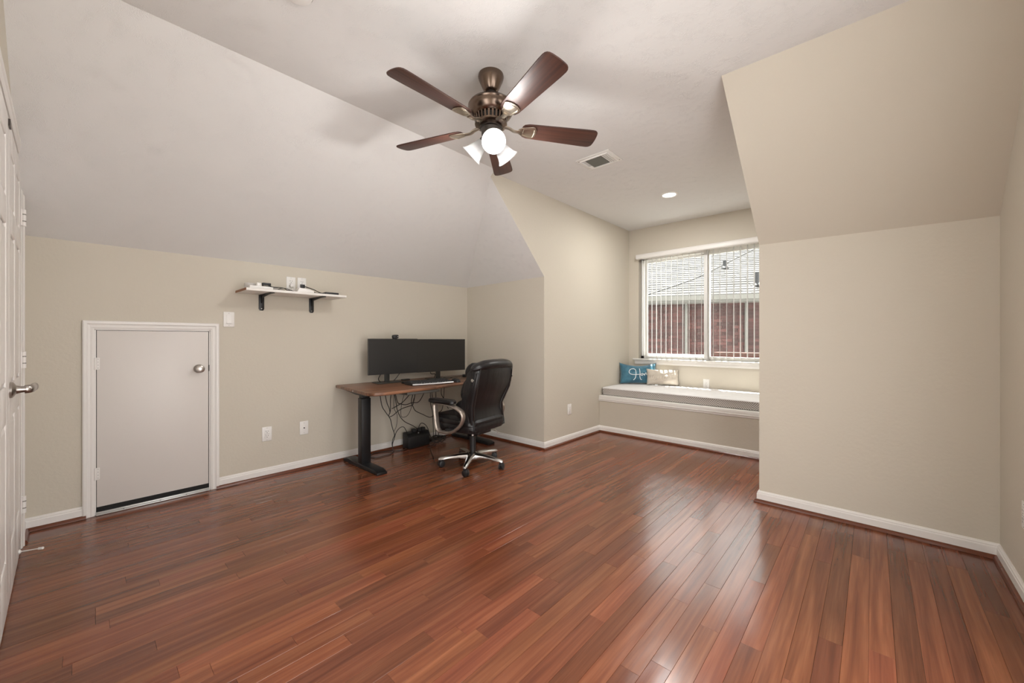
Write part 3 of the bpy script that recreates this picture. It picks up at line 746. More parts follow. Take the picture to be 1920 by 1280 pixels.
# ------------------------------------------------------------------ shelf
sh = thing('wall_shelf', 'white melamine wall shelf on two black brackets above the desk wall', 'shelf', (AX, 1.165, 1.478))
sh.location = (0, 0, 0)
SX0, SX1, SY0, SY1, SZ = AX + .001, AX + .30, .797, 1.532, 1.496
MB().box((SX0, SY0 + .0008, 1.478), (SX1, SY1, SZ)).build('shelf_board', M['shelfw'], sh, bev=.0008)
MB().box((SX0 + .002, SY0 - .0008, 1.4785), (SX1 - .002, SY0 + .0006, SZ - .0005)).build('board_end', M['boardbrown'], sh, smooth=False)['label'] = 'raw brown end of the board'
for yb in (.972, 1.355):
    b = MB(); w = .019
    b.prism([(AX + .001, yb - w, 1.477), (AX + .001, yb - w, 1.365), (AX + .001, yb - .012, 1.352), (AX + .001, yb + .012, 1.352), (AX + .001, yb + w, 1.365), (AX + .001, yb + w, 1.477)], (.006, 0, 0))
    b.prism([(AX + .001, yb - w, 1.477), (AX + .27, yb - w, 1.477), (AX + .285, yb - .008, 1.477), (AX + .285, yb + .008, 1.477), (AX + .27, yb + w, 1.477), (AX + .001, yb + w, 1.477)], (0, 0, -.005))
    b.prism([(AX + .007, yb - .004, 1.472), (AX + .24, yb - .004, 1.472), (AX + .05, yb - .004, 1.455), (AX + .007, yb - .004, 1.41)], (0, .008, 0))
    bo = b.build('bracket', M['black'], sh, bev=.001)
    for z in (1.367, 1.445): MB().cyl((AX + .007, yb, z), (AX + .0085, yb, z), .0035, seg=10).build('screw', M['nickel'], bo)
# things on the shelf
t = thing('tape_roll', 'translucent grey-white round roll at the brown end of the shelf', 'roll', (-3.468, .852, SZ))
MB().lathe([(.034, .002), (.037, .004), (.037, .044), (.034, .048), (.016, .048), (.016, .002)], 26, None, False).build('roll_body', M['clear'], t)
MB().tube([(.038 * cos(a), .038 * sin(a), .024) for a in [i * pi / 8 for i in range(12)]], .0035, seg=6, smooth=1).build('loose_end', M['clear'], t)
t = thing('power_strip', 'long white power strip lying on the shelf beside the round roll', 'power strip', (-3.405, .905, SZ), rad(0))
MB().box((-.030, -.078, 0), (.030, .078, .024)).build('housing', M['plastic'], t, bev=.004)
MB().box((-.028, .078, .001), (.028, .112, .022)).build('end_cap', M['gcable'], t, bev=.004)['label'] = 'grey ribbed end'
for y in (-.055,): MB().box((-.012, y - .008, .0238), (.012, y + .006, .0246)).build('socket', M['slot'], t, smooth=False)
t = thing('phone_charger', 'small white cube charger standing on the white power strip', 'charger', (-3.408, .893, SZ + .0245))
MB().box((-.014, -.014, 0), (.014, .014, .026)).build('charger_body', M['plastic'], t, bev=.003)
t = thing('black_plug', 'black angled plug and looped lead on the white power strip', 'plug', (-3.405, .945, SZ + .0245))
MB().box((-.012, -.030, .012), (.012, .028, .028)).build('plug_body', M['blackp'], t, bev=.004)
MB().box((-.010, .014, 0), (.010, .029, .012)).build('prong', M['blackp'], t, bev=.002); MB().box((-.008, -.030, 0), (.008, -.022, .012)).build('prong', M['blackp'], t, bev=.002)
MB().tube([(0, -.026, .006), (.02, -.01, .004), (.03, .03, -.002), (.02, .09, -.0), (-.02, .13, .0), (-.03, .16, -.018)], .0028, seg=8).build('lead', M['cable'], t)
ca = MB().tube([(-3.40, 1.02, SZ + .008), (-3.42, 1.06, SZ + .016), (-3.44, 1.09, SZ + .006), (-3.41, 1.11, SZ + .012), (-3.45, 1.13, SZ + .02), (-3.48, 1.12, SZ + .004), (-3.44, 1.07, SZ + .004), (-3.41, 1.05, SZ + .012), (-3.43, 1.02, SZ + .012)], .0028, seg=8).build('coiled_cable', M['gcable'])
tag(ca, 'grey cable coiled on the shelf between power strip and white adapter', 'cable')
ca = MB().tube([(-3.42, 1.025, SZ + .014), (-3.46, 1.07, SZ + .03), (-3.47, 1.11, SZ + .028), (-3.44, 1.15, SZ + .008), (-3.40, 1.13, SZ + .003), (-3.42, 1.095, SZ + .012)], .003, seg=8).build('looped_cable', M['cable'])
tag(ca, 'thin black cable looped over the grey cable on the shelf', 'cable')
t = thing('power_adapter', 'white wedge-shaped adapter lying on the shelf under the outlets', 'adapter', (-3.385, 1.205, SZ))
MB().prism([(-.035, -.062, 0), (-.035, -.045, .034), (-.035, .03, .028), (-.035, .066, .014), (-.035, .066, 0)], (.07, 0, 0)).build('adapter_body', M['plastic'], t, bev=.003)
t = thing('plug_adapter', 'white round plug with dangling cord in the outlet nearer the shelf end', 'plug', (AX + .009, 1.192, 1.572))
t['label'] = 'round white plug pushed into the outlet with its cord dropping to the shelf'
MB().cyl((0, 0, 0), (.028, 0, 0), .019, .016, 20).build('plug_body', M['plastic'], t, bev=.003)
MB().tube([(.026, .0, -.004), (.045, .004, -.02), (.06, .006, -.05), (.085, .0, -.068), (.12, -.02, -.070)], .0035, seg=8).build('cord', M['plastic'], t)
t = thing('black_plug', 'black plug in the wall outlet with a lead to the black box', 'plug', (AX + .009, 1.276, 1.576))
MB().prism([(0, -.014, -.016), (.020, -.012, -.014), (.020, .012, .012), (0, .014, .014)], (0, 0, .001)).box((0, -.015, -.014), (.026, .015, .014)).build('plug_body', M['blackp'], t, bev=.004)
MB().tube([(.024, .008, 0), (.05, .03, -.012), (.12, .055, -.035), (.20, .065, -.062), (.25, .075, -.0765), (.255, .09, -.0765)], .0035, seg=8).build('lead', M['cable'], t)
t = thing('power_brick', 'flat black power brick at the white end of the shelf', 'power brick', (-3.372, 1.415, SZ))
MB().box((-.028, -.055, 0), (.028, .055, .017)).build('brick_body', M['blackp'], t, bev=.004)
MB().tube([(0, -.054, .008), (.01, -.08, .006), (.0, -.11, .004), (.01, -.14, .006)], .003, seg=8).build('lead', M['cable'], t)

# ------------------------------------------------------------------ standing desk
dk = thing('standing_desk', 'standing desk with rustic brown live-edge top and black T legs', 'desk', (0, 0, 0))
ZT = .703
top = [(-3.605, 1.553), (-3.30, 1.528), (-3.17, 1.513), (-2.93, 1.492), (-2.875, 1.497), (-2.84, 1.525), (-2.815, 1.62), (-2.825, 1.75), (-2.845, 1.95), (-2.85, 2.10), (-2.885, 2.25), (-2.91, 2.42), (-2.93, 2.62), (-2.915, 2.80), (-2.93, 3.0), (-2.99, 3.06), (-3.1, 3.075), (-3.605, 3.075)]
MB().prism([(x, y, ZT - .026) for x, y in top], (0, 0, .026)).build('desk_top', M['desk'], dk, bev=.006)
MB().cyl((-3.18, 1.528, ZT - .014), (-3.18, 1.512, ZT - .014), .006, seg=10).build('edge_pin', M['silver'], dk)
for yl in (1.67, 2.935):
    ft = MB(); ft.prism([(-3.60, yl - .045, 0), (-3.60, yl - .045, .022), (-3.54, yl - .045, .036), (-3.05, yl - .045, .036), (-2.985, yl - .045, .020), (-2.985, yl - .045, 0)], (0, .09, 0))
    ft.build('foot', M['black'], dk, bev=.003)
    MB().box((-3.325, yl - .042, .034), (-3.255, yl + .042, .605)).box((-3.319, yl - .036, .605), (-3.261, yl + .036, .645)).build('leg', M['black'], dk, bev=.003)
    MB().prism([(-3.56, yl - .075, ZT - .027), (-3.56, yl - .075, ZT - .035), (-3.36, yl - .045, ZT - .072), (-3.20, yl - .045, ZT - .072), (-2.92, yl - .075, ZT - .035), (-2.92, yl - .075, ZT - .027)], (0, .11, 0)).build('top_bracket', M['black'], dk, bev=.002)
MB().box((-3.36, 1.70, ZT - .06), (-3.32, 2.905, ZT - .03)).box((-3.26, 1.70, ZT - .06), (-3.22, 2.905, ZT - .03)).build('crossbar', M['black'], dk, bev=.002)
tr = MB()
tr.box((-3.30, 1.98, .612), (-3.10, 2.34, .616))
for xx in (-3.30, -3.104): tr.box((xx, 1.98, .612), (xx + .004, 2.34, .636))
for yy in (2.0, 2.31): tr.box((-3.30, yy, .612), (-3.10, yy + .006, .642)); tr.box((-3.30, yy, .636), (-3.296, yy + .006, ZT - .027)); tr.box((-3.104, yy, .636), (-3.10, yy + .006, ZT - .027))
tr.build('cable_tray', M['gcable'], dk, smooth=False)
t = thing('power_brick', 'black power brick in the tray under the desk top, nearer the left leg', 'power brick', (-3.20, 2.06, .617))
t['label'] = 'black power brick in the under-desk tray, the one closer to the shelf side'
MB().box((-.05, -.05, 0), (.05, .05, .034)).build('brick_body', M['blackp'], t, bev=.005)
MB().box((.0502, -.03, .010), (.0506, .025, .024)).build('rating_label', M['plastic'], t, smooth=False)
t = thing('power_brick', 'black power brick in the under-desk tray, the one closer to the chair', 'power brick', (-3.20, 2.20, .617))
MB().box((-.05, -.075, 0), (.05, .07, .036)).build('brick_body', M['blackp'], t, bev=.005)
MB().box((.0502, -.02, .014), (.0506, .04, .018)).build('rating_label', M['gcable'], t, smooth=False)

# ------------------------------------------------------------------ monitors
def monitor(label, pa, pb, stand_f, zb, zt, webcam=False):
    pa = Vector((*pa, 0)); pb = Vector((*pb, 0)); d = (pb - pa); L = d.length; u = d.normalized(); ang = math.atan2(u.y, u.x)
    t = thing('monitor', label, 'monitor', (pa.x, pa.y, ZT), ang)
    z0, z1 = zb - ZT, zt - ZT      # local X along the screen, front faces local -Y
    MB().box((0, .0, z0), (L, .022, z1)).build('housing', M['screen'], t, smooth=False)
    MB().box((.0005, -.0010, z0 + .010), (L - .0005, .001, z1 - .003)).build('screen', M['screen'], t, smooth=False)
    c = L * stand_f
    MB().box((c - .10, .022, (z0 + z1) / 2 - .08), (c + .10, .045, (z0 + z1) / 2 + .08)).build('rear_bulge', M['blackp'], t, bev=.008)
    MB().box((c - .024, .040, .008), (c + .024, .058, z1 - .12)).build('stand_column', M['stand'], t, bev=.003)
    MB().box((c - .012, .030, (z0 + z1) / 2 - .03), (c + .012, .045, (z0 + z1) / 2 + .03)).build('mount', M['stand'], t)
    MB().prism([(c - .125, -.035, 0), (c + .125, -.035, 0), (c + .125, .11, 0), (c - .125, .11, 0)], (0, 0, .008)).build('stand_base', M['stand'], t, bev=.003)
    return t
monitor('black flat monitor with webcam on its top edge, nearer the shelf', (-3.42, 1.775), (-3.36999, 2.2705), .40, .787, 1.125)
monitor('black flat monitor beside the leather chair back', (-3.36995, 2.2709), (-3.312, 2.845), .46, .785, 1.1215)
t = thing('webcam', 'small black webcam clipped on top of the monitor', 'webcam', (-3.395, 2.035, 1.1255), math.atan2(.55, .048))
wm = MB(); wm.loft([[(x, y, z + .020) for x, z in rounded_rect(.055, .036, .014, 5)] for y in (-.022, .018)]); wm.build('camera_body', M['blackp'], t, bev=.003)
MB().box((-.018, -.004, -.012), (.018, .0, .004)).box((-.018, .023, -.03), (.018, .027, .004)).box((-.018, -.004, .0), (.018, .027, .004)).build('clip', M['blackp'], t, bev=.001)
t.children[1].location = (0, 0, 0)
MB().cyl((.004, -.022, .020), (.004, -.025, .020), .010, seg=18).build('lens', M['screen'], t)
MB().cyl((.018, -.0222, .020), (.018, -.0238, .020), .004, seg=10).build('indicator', M['silver'], t)

# keyboard, mouse, tablet-like black pad
t = thing('keyboard', 'black curved keyboard with silver front edge on the desk', 'keyboard', (-3.06, 2.19, ZT), rad(81))
# local X along the width, local -Y toward the user
out = []; bot = []
W2 = .205
def kb_y(x): return -.085 - .018 * (1 - (x / W2) ** 2)
fr_ = [(x, kb_y(x)) for x in [W2 * (-1 + i / 8) for i in range(17)]]
bk = [(x, .085 + .006 * (1 - (x / W2) ** 2)) for x in [W2 * (1 - i / 8) for i in range(17)]]
ring = fr_ + bk
MB().loft([[(x * .99, y * .99, .001) for x, y in ring], [(x, y, .010) for x, y in ring], [(x * .985, y * .97, .020 + .05 * (y + .1)) for x, y in ring]]).build('keyboard_body', M['blackp'], t)
MB().tube([(x, y - .004, .012) for x, y in fr_], .008, seg=8, smooth=1, sec=(.007, .011)).build('silver_edge', M['silver'], t)['label'] = 'silver front edge'
kbm = None
for r in range(5):
    for c in range(15):
        x = -.185 + c * .0264; y = -.070 + r * .030 - .016 * (1 - (x / W2) ** 2) * (1 - r / 5)
        if kbm is None:
            kbm = MB(); kbm.add([(-.0105,-.0115,0),(.0105,-.0115,0),(.0105,.0115,0),(-.0105,.0115,0),(-.0085,-.0095,.007),(.0085,-.0095,.007),(.0085,.0095,.007),(-.0085,.0095,.007)], [(0,1,5,4),(1,2,6,5),(2,3,7,6),(3,0,4,7),(4,5,6,7)])
            o = kbm.build('key', M['key'], t, smooth=False); key0 = o
        else: o = key0.copy(); COL.objects.link(o)
        o.location = (x, y, .0205 + .05 * (y + .1))
sk = MB()
for c in range(9): 
    x = -.16 + c * .04; sk.cbox((x, kb_y(x) + .012, .022), (.026, .007, .004))
sk.build('silver_keys', M['silver'], t, smooth=False)
t = thing('computer_mouse', 'black mouse beside the keyboard, next to the chair', 'mouse', (-3.0, 2.46, ZT), rad(100))
def ell(w, l, h, e=2.4, k=20, lv=7):
    secs = []
    for j in range(lv + 1):
        a = j / lv * pi / 2 * .97; s = cos(a) ** (2 / e); z = h * sin(a) ** (2 / e)
        secs.append([(w * s * cos(2 * pi * i / k), l * s * sin(2 * pi * i / k), z) for i in range(k)])
    return secs
MB().loft(ell(.033, .056, .036)).build('mouse_body', M['blackp'], t)
MB().cyl((-.004, .032, .030), (.004, .032, .030), .007, seg=14).build('scroll_wheel', M['gcable'], t)
t = thing('trackpad', 'flat black wedge behind the keyboard near the monitor stand', 'trackpad', (-3.225, 2.095, ZT), rad(82))
MB().prism([(-.07, -.05, 0), (-.07, .05, 0), (-.07, .05, .020), (-.07, -.05, .010)], (.14, 0, 0)).build('trackpad_body', M['blackp'], t, bev=.003)
MB().prism([(-.062, -.044, .0106), (-.062, .044, .0196), (-.062, .044, .0202), (-.062, -.044, .0112)], (.124, 0, 0)).build('touch_surface', M['screen'], t)
t = thing('remote_control', 'small dark object lying beside the monitor foot', 'remote', (-3.33, 2.12, ZT), rad(10))
t.location = (-3.50, 2.215, ZT)
MB().box((-.02, -.045, 0), (.02, .045, .014)).build('remote_body', M['stand'], t, bev=.004)
t = thing('usb_hub', 'small black hub behind the chair headrest at the desk back', 'hub', (-3.33, 2.885, ZT), rad(6))
MB().box((-.02, -.05, 0), (.02, .05, .03)).build('hub_body', M['blackp'], t, bev=.003)
MB().box((.0202, -.035, .012), (.0206, .03, .020)).build('ports', M['slot'], t, smooth=False)

# ------------------------------------------------------------------ cables
def cable(name, pts, label, r=.0038, m='cable', cat='cable', group=None):
    o = MB().tube(pts, r, seg=7, smooth=4).build(name, M[m]); return tag(o, label, cat, group)
c1 = [(-3.45, 1.895, ZT - .03), (-3.45, 1.924, 0.495), (-3.45, 1.96, 0.428), (-3.45, 1.997, 0.377), (-3.45, 2.011, 0.368), (-3.45, 2.051, 0.381), (-3.45, 2.095, 0.41), (-3.45, 2.151, 0.432), (-3.45, 2.208, 0.442), (-3.45, 2.258, 0.451), (-3.44, 2.27, 0.473), (-3.36, 2.24, 0.605)]
cable('power_cable', c1, 'black cable sagging in a deep bow beside the left desk leg')
bpy.data.objects['power_cable']['label'] = 'black cable sagging in a deep bow closest to the tall desk leg'
cable('power_cable', [(-3.47, 1.955, ZT - .03), (-3.46, 1.982, 0.516), (-3.46, 2.008, 0.454), (-3.47, 2.02, 0.423), (-3.485, 2.032, 0.394)], 'short black cable dropping into the knot below the desk')
cable('power_cable', [(-3.5, 2.081, ZT - .03), (-3.5, 2.048, 0.553), (-3.5, 2.045, 0.484), (-3.5, 2.045, 0.415), (-3.51, 2.034, 0.367), (-3.5, 2.048, 0.326), (-3.5, 2.064, 0.254), (-3.5, 2.09, 0.172), (-3.5, 2.074, 0.136), (-3.5, 2.063, 0.083), (-3.49, 2.071, 0.02), (-3.47, 2.05, .006), (-3.443, 1.997, .006), (-3.441, 1.932, .006), (-3.442, 1.866, .006), (-3.52, 1.845, .006), (-3.585, 1.90, .006), (-3.59, 1.96, .006), (-3.57, 2.019, .006), (-3.529, 2.09, .006), (-3.48, 2.15, .006), (-3.50, 2.22, .006)], 'long black cable running down to the floor and looping by the desk leg')
cable('power_cable', [(-3.40, 2.023, ZT - .03), (-3.43, 2.078, 0.512), (-3.43, 2.116, 0.483), (-3.43, 2.178, 0.468), (-3.43, 2.248, 0.48), (-3.43, 2.313, 0.475), (-3.43, 2.361, 0.516), (-3.36, 2.398, ZT - .03)], 'black cable strung in a shallow arc high under the tray')
cable('power_cable', [(-3.53, 2.09, ZT - .03), (-3.53, 2.127, 0.471), (-3.535, 2.144, 0.403), (-3.53, 2.178, 0.328), (-3.53, 2.232, 0.272), (-3.53, 2.323, 0.219), (-3.53, 2.384, 0.17)], 'black cable curving down into the top of the black box')
cable('power_cable', [(-3.55, 2.122, ZT - .03), (-3.555, 2.117, 0.44), (-3.56, 2.156, 0.354), (-3.56, 2.15, .25), (-3.56, 2.12, .19)], 'thin black cable hanging closest to the wall', r=.0024)
cable('power_cable', [(-3.30, 2.148, .60), (-3.38, 2.109, 0.507), (-3.42, 2.07, 0.47), (-3.47, 2.045, .44)], 'short black cable slanting from the tray toward the tall leg')
cable('power_cable', [(-3.38, 2.149, ZT - .06), (-3.47, 2.152, 0.474), (-3.475, 2.149, 0.355), (-3.47, 2.192, 0.338), (-3.47, 2.233, 0.363), (-3.47, 2.265, 0.425), (-3.47, 2.278, 0.47), (-3.38, 2.268, .61)], 'thin black cable hanging in a narrow U under the tray', r=.0024)
cable('power_cable', [(-3.34, 2.206, .605), (-3.42, 2.232, 0.495), (-3.41, 2.247, 0.438), (-3.42, 2.282, 0.393), (-3.42, 2.367, 0.346), (-3.42, 2.457, 0.302), (-3.42, 2.518, 0.319), (-3.42, 2.576, 0.34), (-3.42, 2.623, 0.391), (-3.42, 2.65, ZT - .03)], 'black cable swinging wide in a V toward the armrest')
cable('power_cable', [(-3.5, 2.524, ZT - .03), (-3.5, 2.521, 0.48), (-3.5, 2.531, 0.393), (-3.5, 2.55, 0.315), (-3.5, 2.563, 0.03)], 'black cable hanging straight behind the armrest, nearest the wall')
cable('power_cable', [(-3.46, 2.500, ZT - .03), (-3.46, 2.521, 0.474), (-3.46, 2.54, 0.375), (-3.46, 2.553, 0.277), (-3.47, 2.57, 0.16), (-3.48, 2.56, .03)], 'black cable leaning across its neighbours behind the armrest')
cable('power_cable', [(-3.43, 2.538, ZT - .03), (-3.43, 2.541, 0.485), (-3.43, 2.538, 0.299), (-3.44, 2.58, .15), (-3.46, 2.60, .03)], 'black cable hanging straight behind the armrest, nearest the room')
cable('power_cable', [(-3.4, 2.484, ZT - .03), (-3.4, 2.496, 0.603), (-3.4, 2.522, 0.59), (-3.4, 2.561, ZT - .03)], 'short black cable loop just under the desk top above the armrest')
cable('power_cable', [(-3.40, 2.593, ZT - .03), (-3.42, 2.603, 0.544), (-3.42, 2.629, 0.49), (-3.42, 2.66, 0.431), (-3.42, 2.70, .36)], 'black cable slanting down behind the armrest pad')
cable('monitor_cable', [(-3.46, 1.93, .80), (-3.48, 1.906, 0.742), (-3.49, 1.935, ZT + .004)], 'bent black lead behind the stand of the webcam monitor')
cable('monitor_cable', [(-3.46, 2.137, .80), (-3.49, 2.11, 0.742), (-3.51, 2.085, ZT + .004)], 'slanting black lead below the webcam monitor, toward its centre')
cable('monitor_cable', [(-3.45, 2.482, .80), (-3.45, 2.486, 0.762), (-3.445, 2.502, 0.752), (-3.44, 2.54, 0.748), (-3.43, 2.517, ZT + .004)], 'hooked black lead beside the stand nearer the chair')
cable('desk_cord', [(-3.22, 2.45, ZT + .004), (-3.33, 2.55, ZT + .012), (-3.36, 2.64, ZT + .004), (-3.35, 2.76, ZT + .006), (-3.335, 2.80, ZT + .014), (-3.335, 2.832, ZT + .014)], 'dark cord lying across the desk to the small hub')
cable('desk_cord', [(-3.25, 2.48, ZT + .003), (-3.36, 2.59, ZT + .020), (-3.38, 2.70, ZT + .018), (-3.345, 2.79, ZT + .026), (-3.34, 2.832, ZT + .022)], 'brown cord lying above the dark cord on the desk', r=.0025, m='gcable')
# surge box on the floor
t = thing('surge_protector', 'black box-shaped surge protector on the floor under the desk', 'power strip', (-3.535, 2.37, 0), rad(3))
MB().prism([(-.052, -.135, 0), (.052, -.135, 0), (.052, -.135, .115), (.02, -.135, .150), (-.052, -.135, .155)], (0, .27, 0)).build('housing', M['blackp'], t, bev=.006)
for yy in (-.035, .03, .08): MB().box((-.022, yy - .02, .14), (.018, yy + .02, .185)).build('plug', M['blackp'], t, bev=.004)
MB().cyl((.03, .0, .139), (.034, .0, .145), .007, seg=12).build('indicator', M['silver'], t)
cable('power_cable', [(-3.54, 2.262, 0.150), (-3.54, 2.223, 0.219), (-3.54, 2.176, 0.221), (-3.54, 2.131, 0.179), (-3.535, 2.108, 0.122), (-3.53, 2.086, 0.071), (-3.53, 2.092, 0.007)], 'black cable arching out of the black box toward the tall desk leg')
cable('power_cable', [(-3.54, 2.399, 0.18), (-3.54, 2.415, 0.215), (-3.535, 2.441, 0.228), (-3.52, 2.488, 0.187), (-3.50, 2.522, 0.078), (-3.49, 2.55, 0.012)], 'black cable arching from the black box down to the tangle')
tg = []
for i in range(64):
    a = i * .62; rr = 1 + .16 * sin(i * 1.7)
    tg.append((-3.475 + .055 * rr * cos(a), 2.60 + .085 * rr * sin(a), .012 + .035 * abs(sin(i * .37)) + .01 * (i % 3)))
cable('tangled_cable', tg, 'tangled bundle of black cable on the floor behind the chair', r=.004)
cable('power_cable', [(-3.45, 2.537, .02), (-3.42, 2.50, .006), (-3.41, 2.43, .006), (-3.37, 2.40, .006), (-3.36, 2.45, .006), (-3.40, 2.52, .006)], 'thin black loop on the floor in front of the tangle', r=.0025)
cable('power_cable', [(-3.36, 2.425, .008), (-3.242, 2.342, 0.006), (-3.076, 2.245, 0.006), (-2.95, 2.17, 0.006)], 'thin black cable trailing over the floor to a chair wheel', r=.0025)

# ------------------------------------------------------------------ office chair
ch = thing('office_chair', 'black leather executive office chair on a polished five-star base', 'chair', (-2.62, 2.34, 0), rad(189))
R0 = rad(189)
def legmesh():
    mb = MB()
    secs = []
    for x, zt, zb, w in ((.0, .115, .062, .040), (.05, .118, .066, .038), (.12, .113, .080, .028), (.22, .098, .074, .022), (.285, .088, .066, .018), (.30, .080, .066, .012)):
        secs.append([(x, w, zb), (x, w * .9, zt - .012), (x, w * .45, zt), (x, -w * .45, zt), (x, -w * .9, zt - .012), (x, -w, zb)])
    return mb.loft(secs)
leg0 = None
for i, a in enumerate((-55, 17, 89, 161, 233)):
    la = rad(a) - R0
    if leg0 is None: o = leg0 = legmesh().build('base_leg', M['chrome'], ch, bev=.003)
    else: o = leg0.copy(); COL.objects.link(o)
    o.rotation_euler = (0, 0, la)
    p = Vector((.283 * cos(la), .283 * sin(la), 0))
    tw = la + rad(60 + 37 * i)
    c = MB(); mm = Matrix.Translation(p) @ Matrix.Rotation(tw, 4, 'Z')
    for s in (-1, 1):
        q = mm @ Matrix.Translation((.012, s * .013, .028)) @ Matrix.Rotation(pi / 2, 4, 'X')
        c.lathe([(.020, -.009), (.027, -.006), (.028, 0), (.027, .006), (.020, .009)], 22, q)
    cs_ = c.build('caster', M['blackp'], ch)
    h = MB(); h.loft([[tuple(mm @ Vector((.012 + x * 1.0, y, z))) for x, y in rounded_rect(.044, .036, .014, 4)] for z in (.036, .052, .060)]); h.cyl(p + Vector((0, 0, .055)), p + Vector((0, 0, .075)), .008, seg=12)
    h.build('caster_hood', M['blackp'], cs_)
MB().lathe([(.046, .060), (.048, .085), (.044, .115), (.030, .124)], 24).build('base_hub', M['chrome'], ch)
MB().lathe([(.027, .11), (.027, .255), (.030, .257), (.030, .262)], 22).build('gas_lift_cover', M['blackp'], ch)
MB().cyl((0, 0, .26), (0, 0, .315), .014).build('gas_piston', M['chrome'], ch)
MB().box((-.14, -.09, .300), (.12, .09, .335)).build('tilt_mechanism', M['black'], ch, bev=.01)
MB().tube([(-.02, -.08, .318), (-.06, -.17, .312), (-.10, -.215, .285), (-.115, -.23, .262)], .005, seg=8).build('tilt_lever', M['chrome'], ch)
# seat
def pad(sz, e=.035, seg=4): return None
sc = MB(); sc.loft([[(x + .03, y, z) for x, y in rounded_rect(.47 - i, .50 - i, .09, 6)] for z, i in ((.332, .08), (.345, .02), (.385, 0), (.41, .01))]); sc.build('seat_base', M['leather'], ch)
s2 = []
for z, i in ((.40, .012), (.418, -.006), (.444, .0), (.458, .03), (.466, .08), (.468, .16)):
    s2.append([(x + .035 , y, z + (.012 * (x / .2) if i < .05 else .006)) for x, y in rounded_rect(.46 - i, .50 - i, .08, 6)])
MB().loft(s2).build('seat_cushion', M['leather'], ch)
# backrest shell: centre line leans back (local -X is behind the sitter)
def back_c(z):                          # rear surface x at height z
    t = (z - .36) / .60
    return -.225 - .055 * t - .035 * sin(pi * min(max(t, 0), 1)) * 0 - .03 * (t ** 2) + .05 * math.exp(-((t - .30) / .22) ** 2) 
def half_w(z):
    t = (z - .34) / .62
    return .235 + .030 * math.exp(-((t - .62) / .35) ** 2) - .020 * math.exp(-((t - .33) / .12) ** 2) - (.02 * max(0, t - .85) / .15 if t > .85 else 0)
def back_ring(z, thick, grow=0, front=0):
    xc = back_c(z) + thick / 2 + front; hw = half_w(z) + grow; out = []
    for x, y in rounded_rect(thick, 2 * hw, min(thick / 2 - .002, .035), 5):
        crv = .035 * (y / hw) ** 2      # the shell wraps forward at the sides
        out.append((xc + x + crv, y, z))
    return out
zs = [.352, .356, .37] + [.38 + i * .04 for i in range(13)] + [.875, .895, .91]
rings = []
for z in zs:
    sh_ = 0 if .37 <= z <= .87 else -.02
    rings.append(back_ring(z, .075, sh_ if z < .356 or z > .90 else sh_ / 3))
MB().loft(rings).build('back_shell', M['leather'], ch)
pp = []
pz = [.362 + i * (.88 - .362) / 12 for i in range(13)]
def edge(z, s): hw = half_w(z) - .022; return (back_c(z) + .035 * (hw / half_w(z)) ** 2 - .004, s * hw, z)
loop = [edge(z, 1) for z in pz] + [edge(z, -1) for z in reversed(pz)]
MB().tube(loop, .0048, seg=6, smooth=1, closed=True).build('piping', M['leather'], ch)
hr = MB()                               # padded roll along the top
rings = []
for i in range(29):
    u = -1 + 2 * i / 28; y = .276 * sin(u * pi / 2)
    k = max(.04, (1 - abs(y / .2765) ** 5) ** .5)
    c = Vector((back_c(.90) + .035 * (y / .26) ** 2 + .042, y, .912 - .030 * abs(y / .26) ** 3))
    wr = 1 + .03 * sin(y * 90) * (abs(y) > .12)
    rings.append([(c.x + .060 * k * wr * cos(t), c.y, c.z + .040 * k * wr * sin(t)) for t in [2 * pi * j / 20 for j in range(20)]])
hr.loft(rings); hr.build('top_roll', M['leather'], ch)
def front_pad(name, z0, z1, w, th, e):
    secs = []
    n = 8
    for i in range(n + 1):
        z = z0 + (z1 - z0) * i / n; b = math.sqrt(max(0, 1 - (2 * i / n - 1) ** 2 * .96)); k = th * (.35 + .65 * b)
        ring = []
        for x, y in rounded_rect(k, 2 * w * (.9 + .1 * b), min(.03, k / 2 - .001), 4):
            ring.append((back_c(z) + .07 + k / 2 + x + .05 * (y / w) ** 2, y, z))
        secs.append(ring)
    MB().loft(secs).build(name, M['leather'], ch)
front_pad('headrest_cushion', .78, .925, .225, .085, 0)
front_pad('upper_cushion', .61, .81, .235, .085, 0)
front_pad('lumbar_cushion', .44, .62, .235, .10, 0)
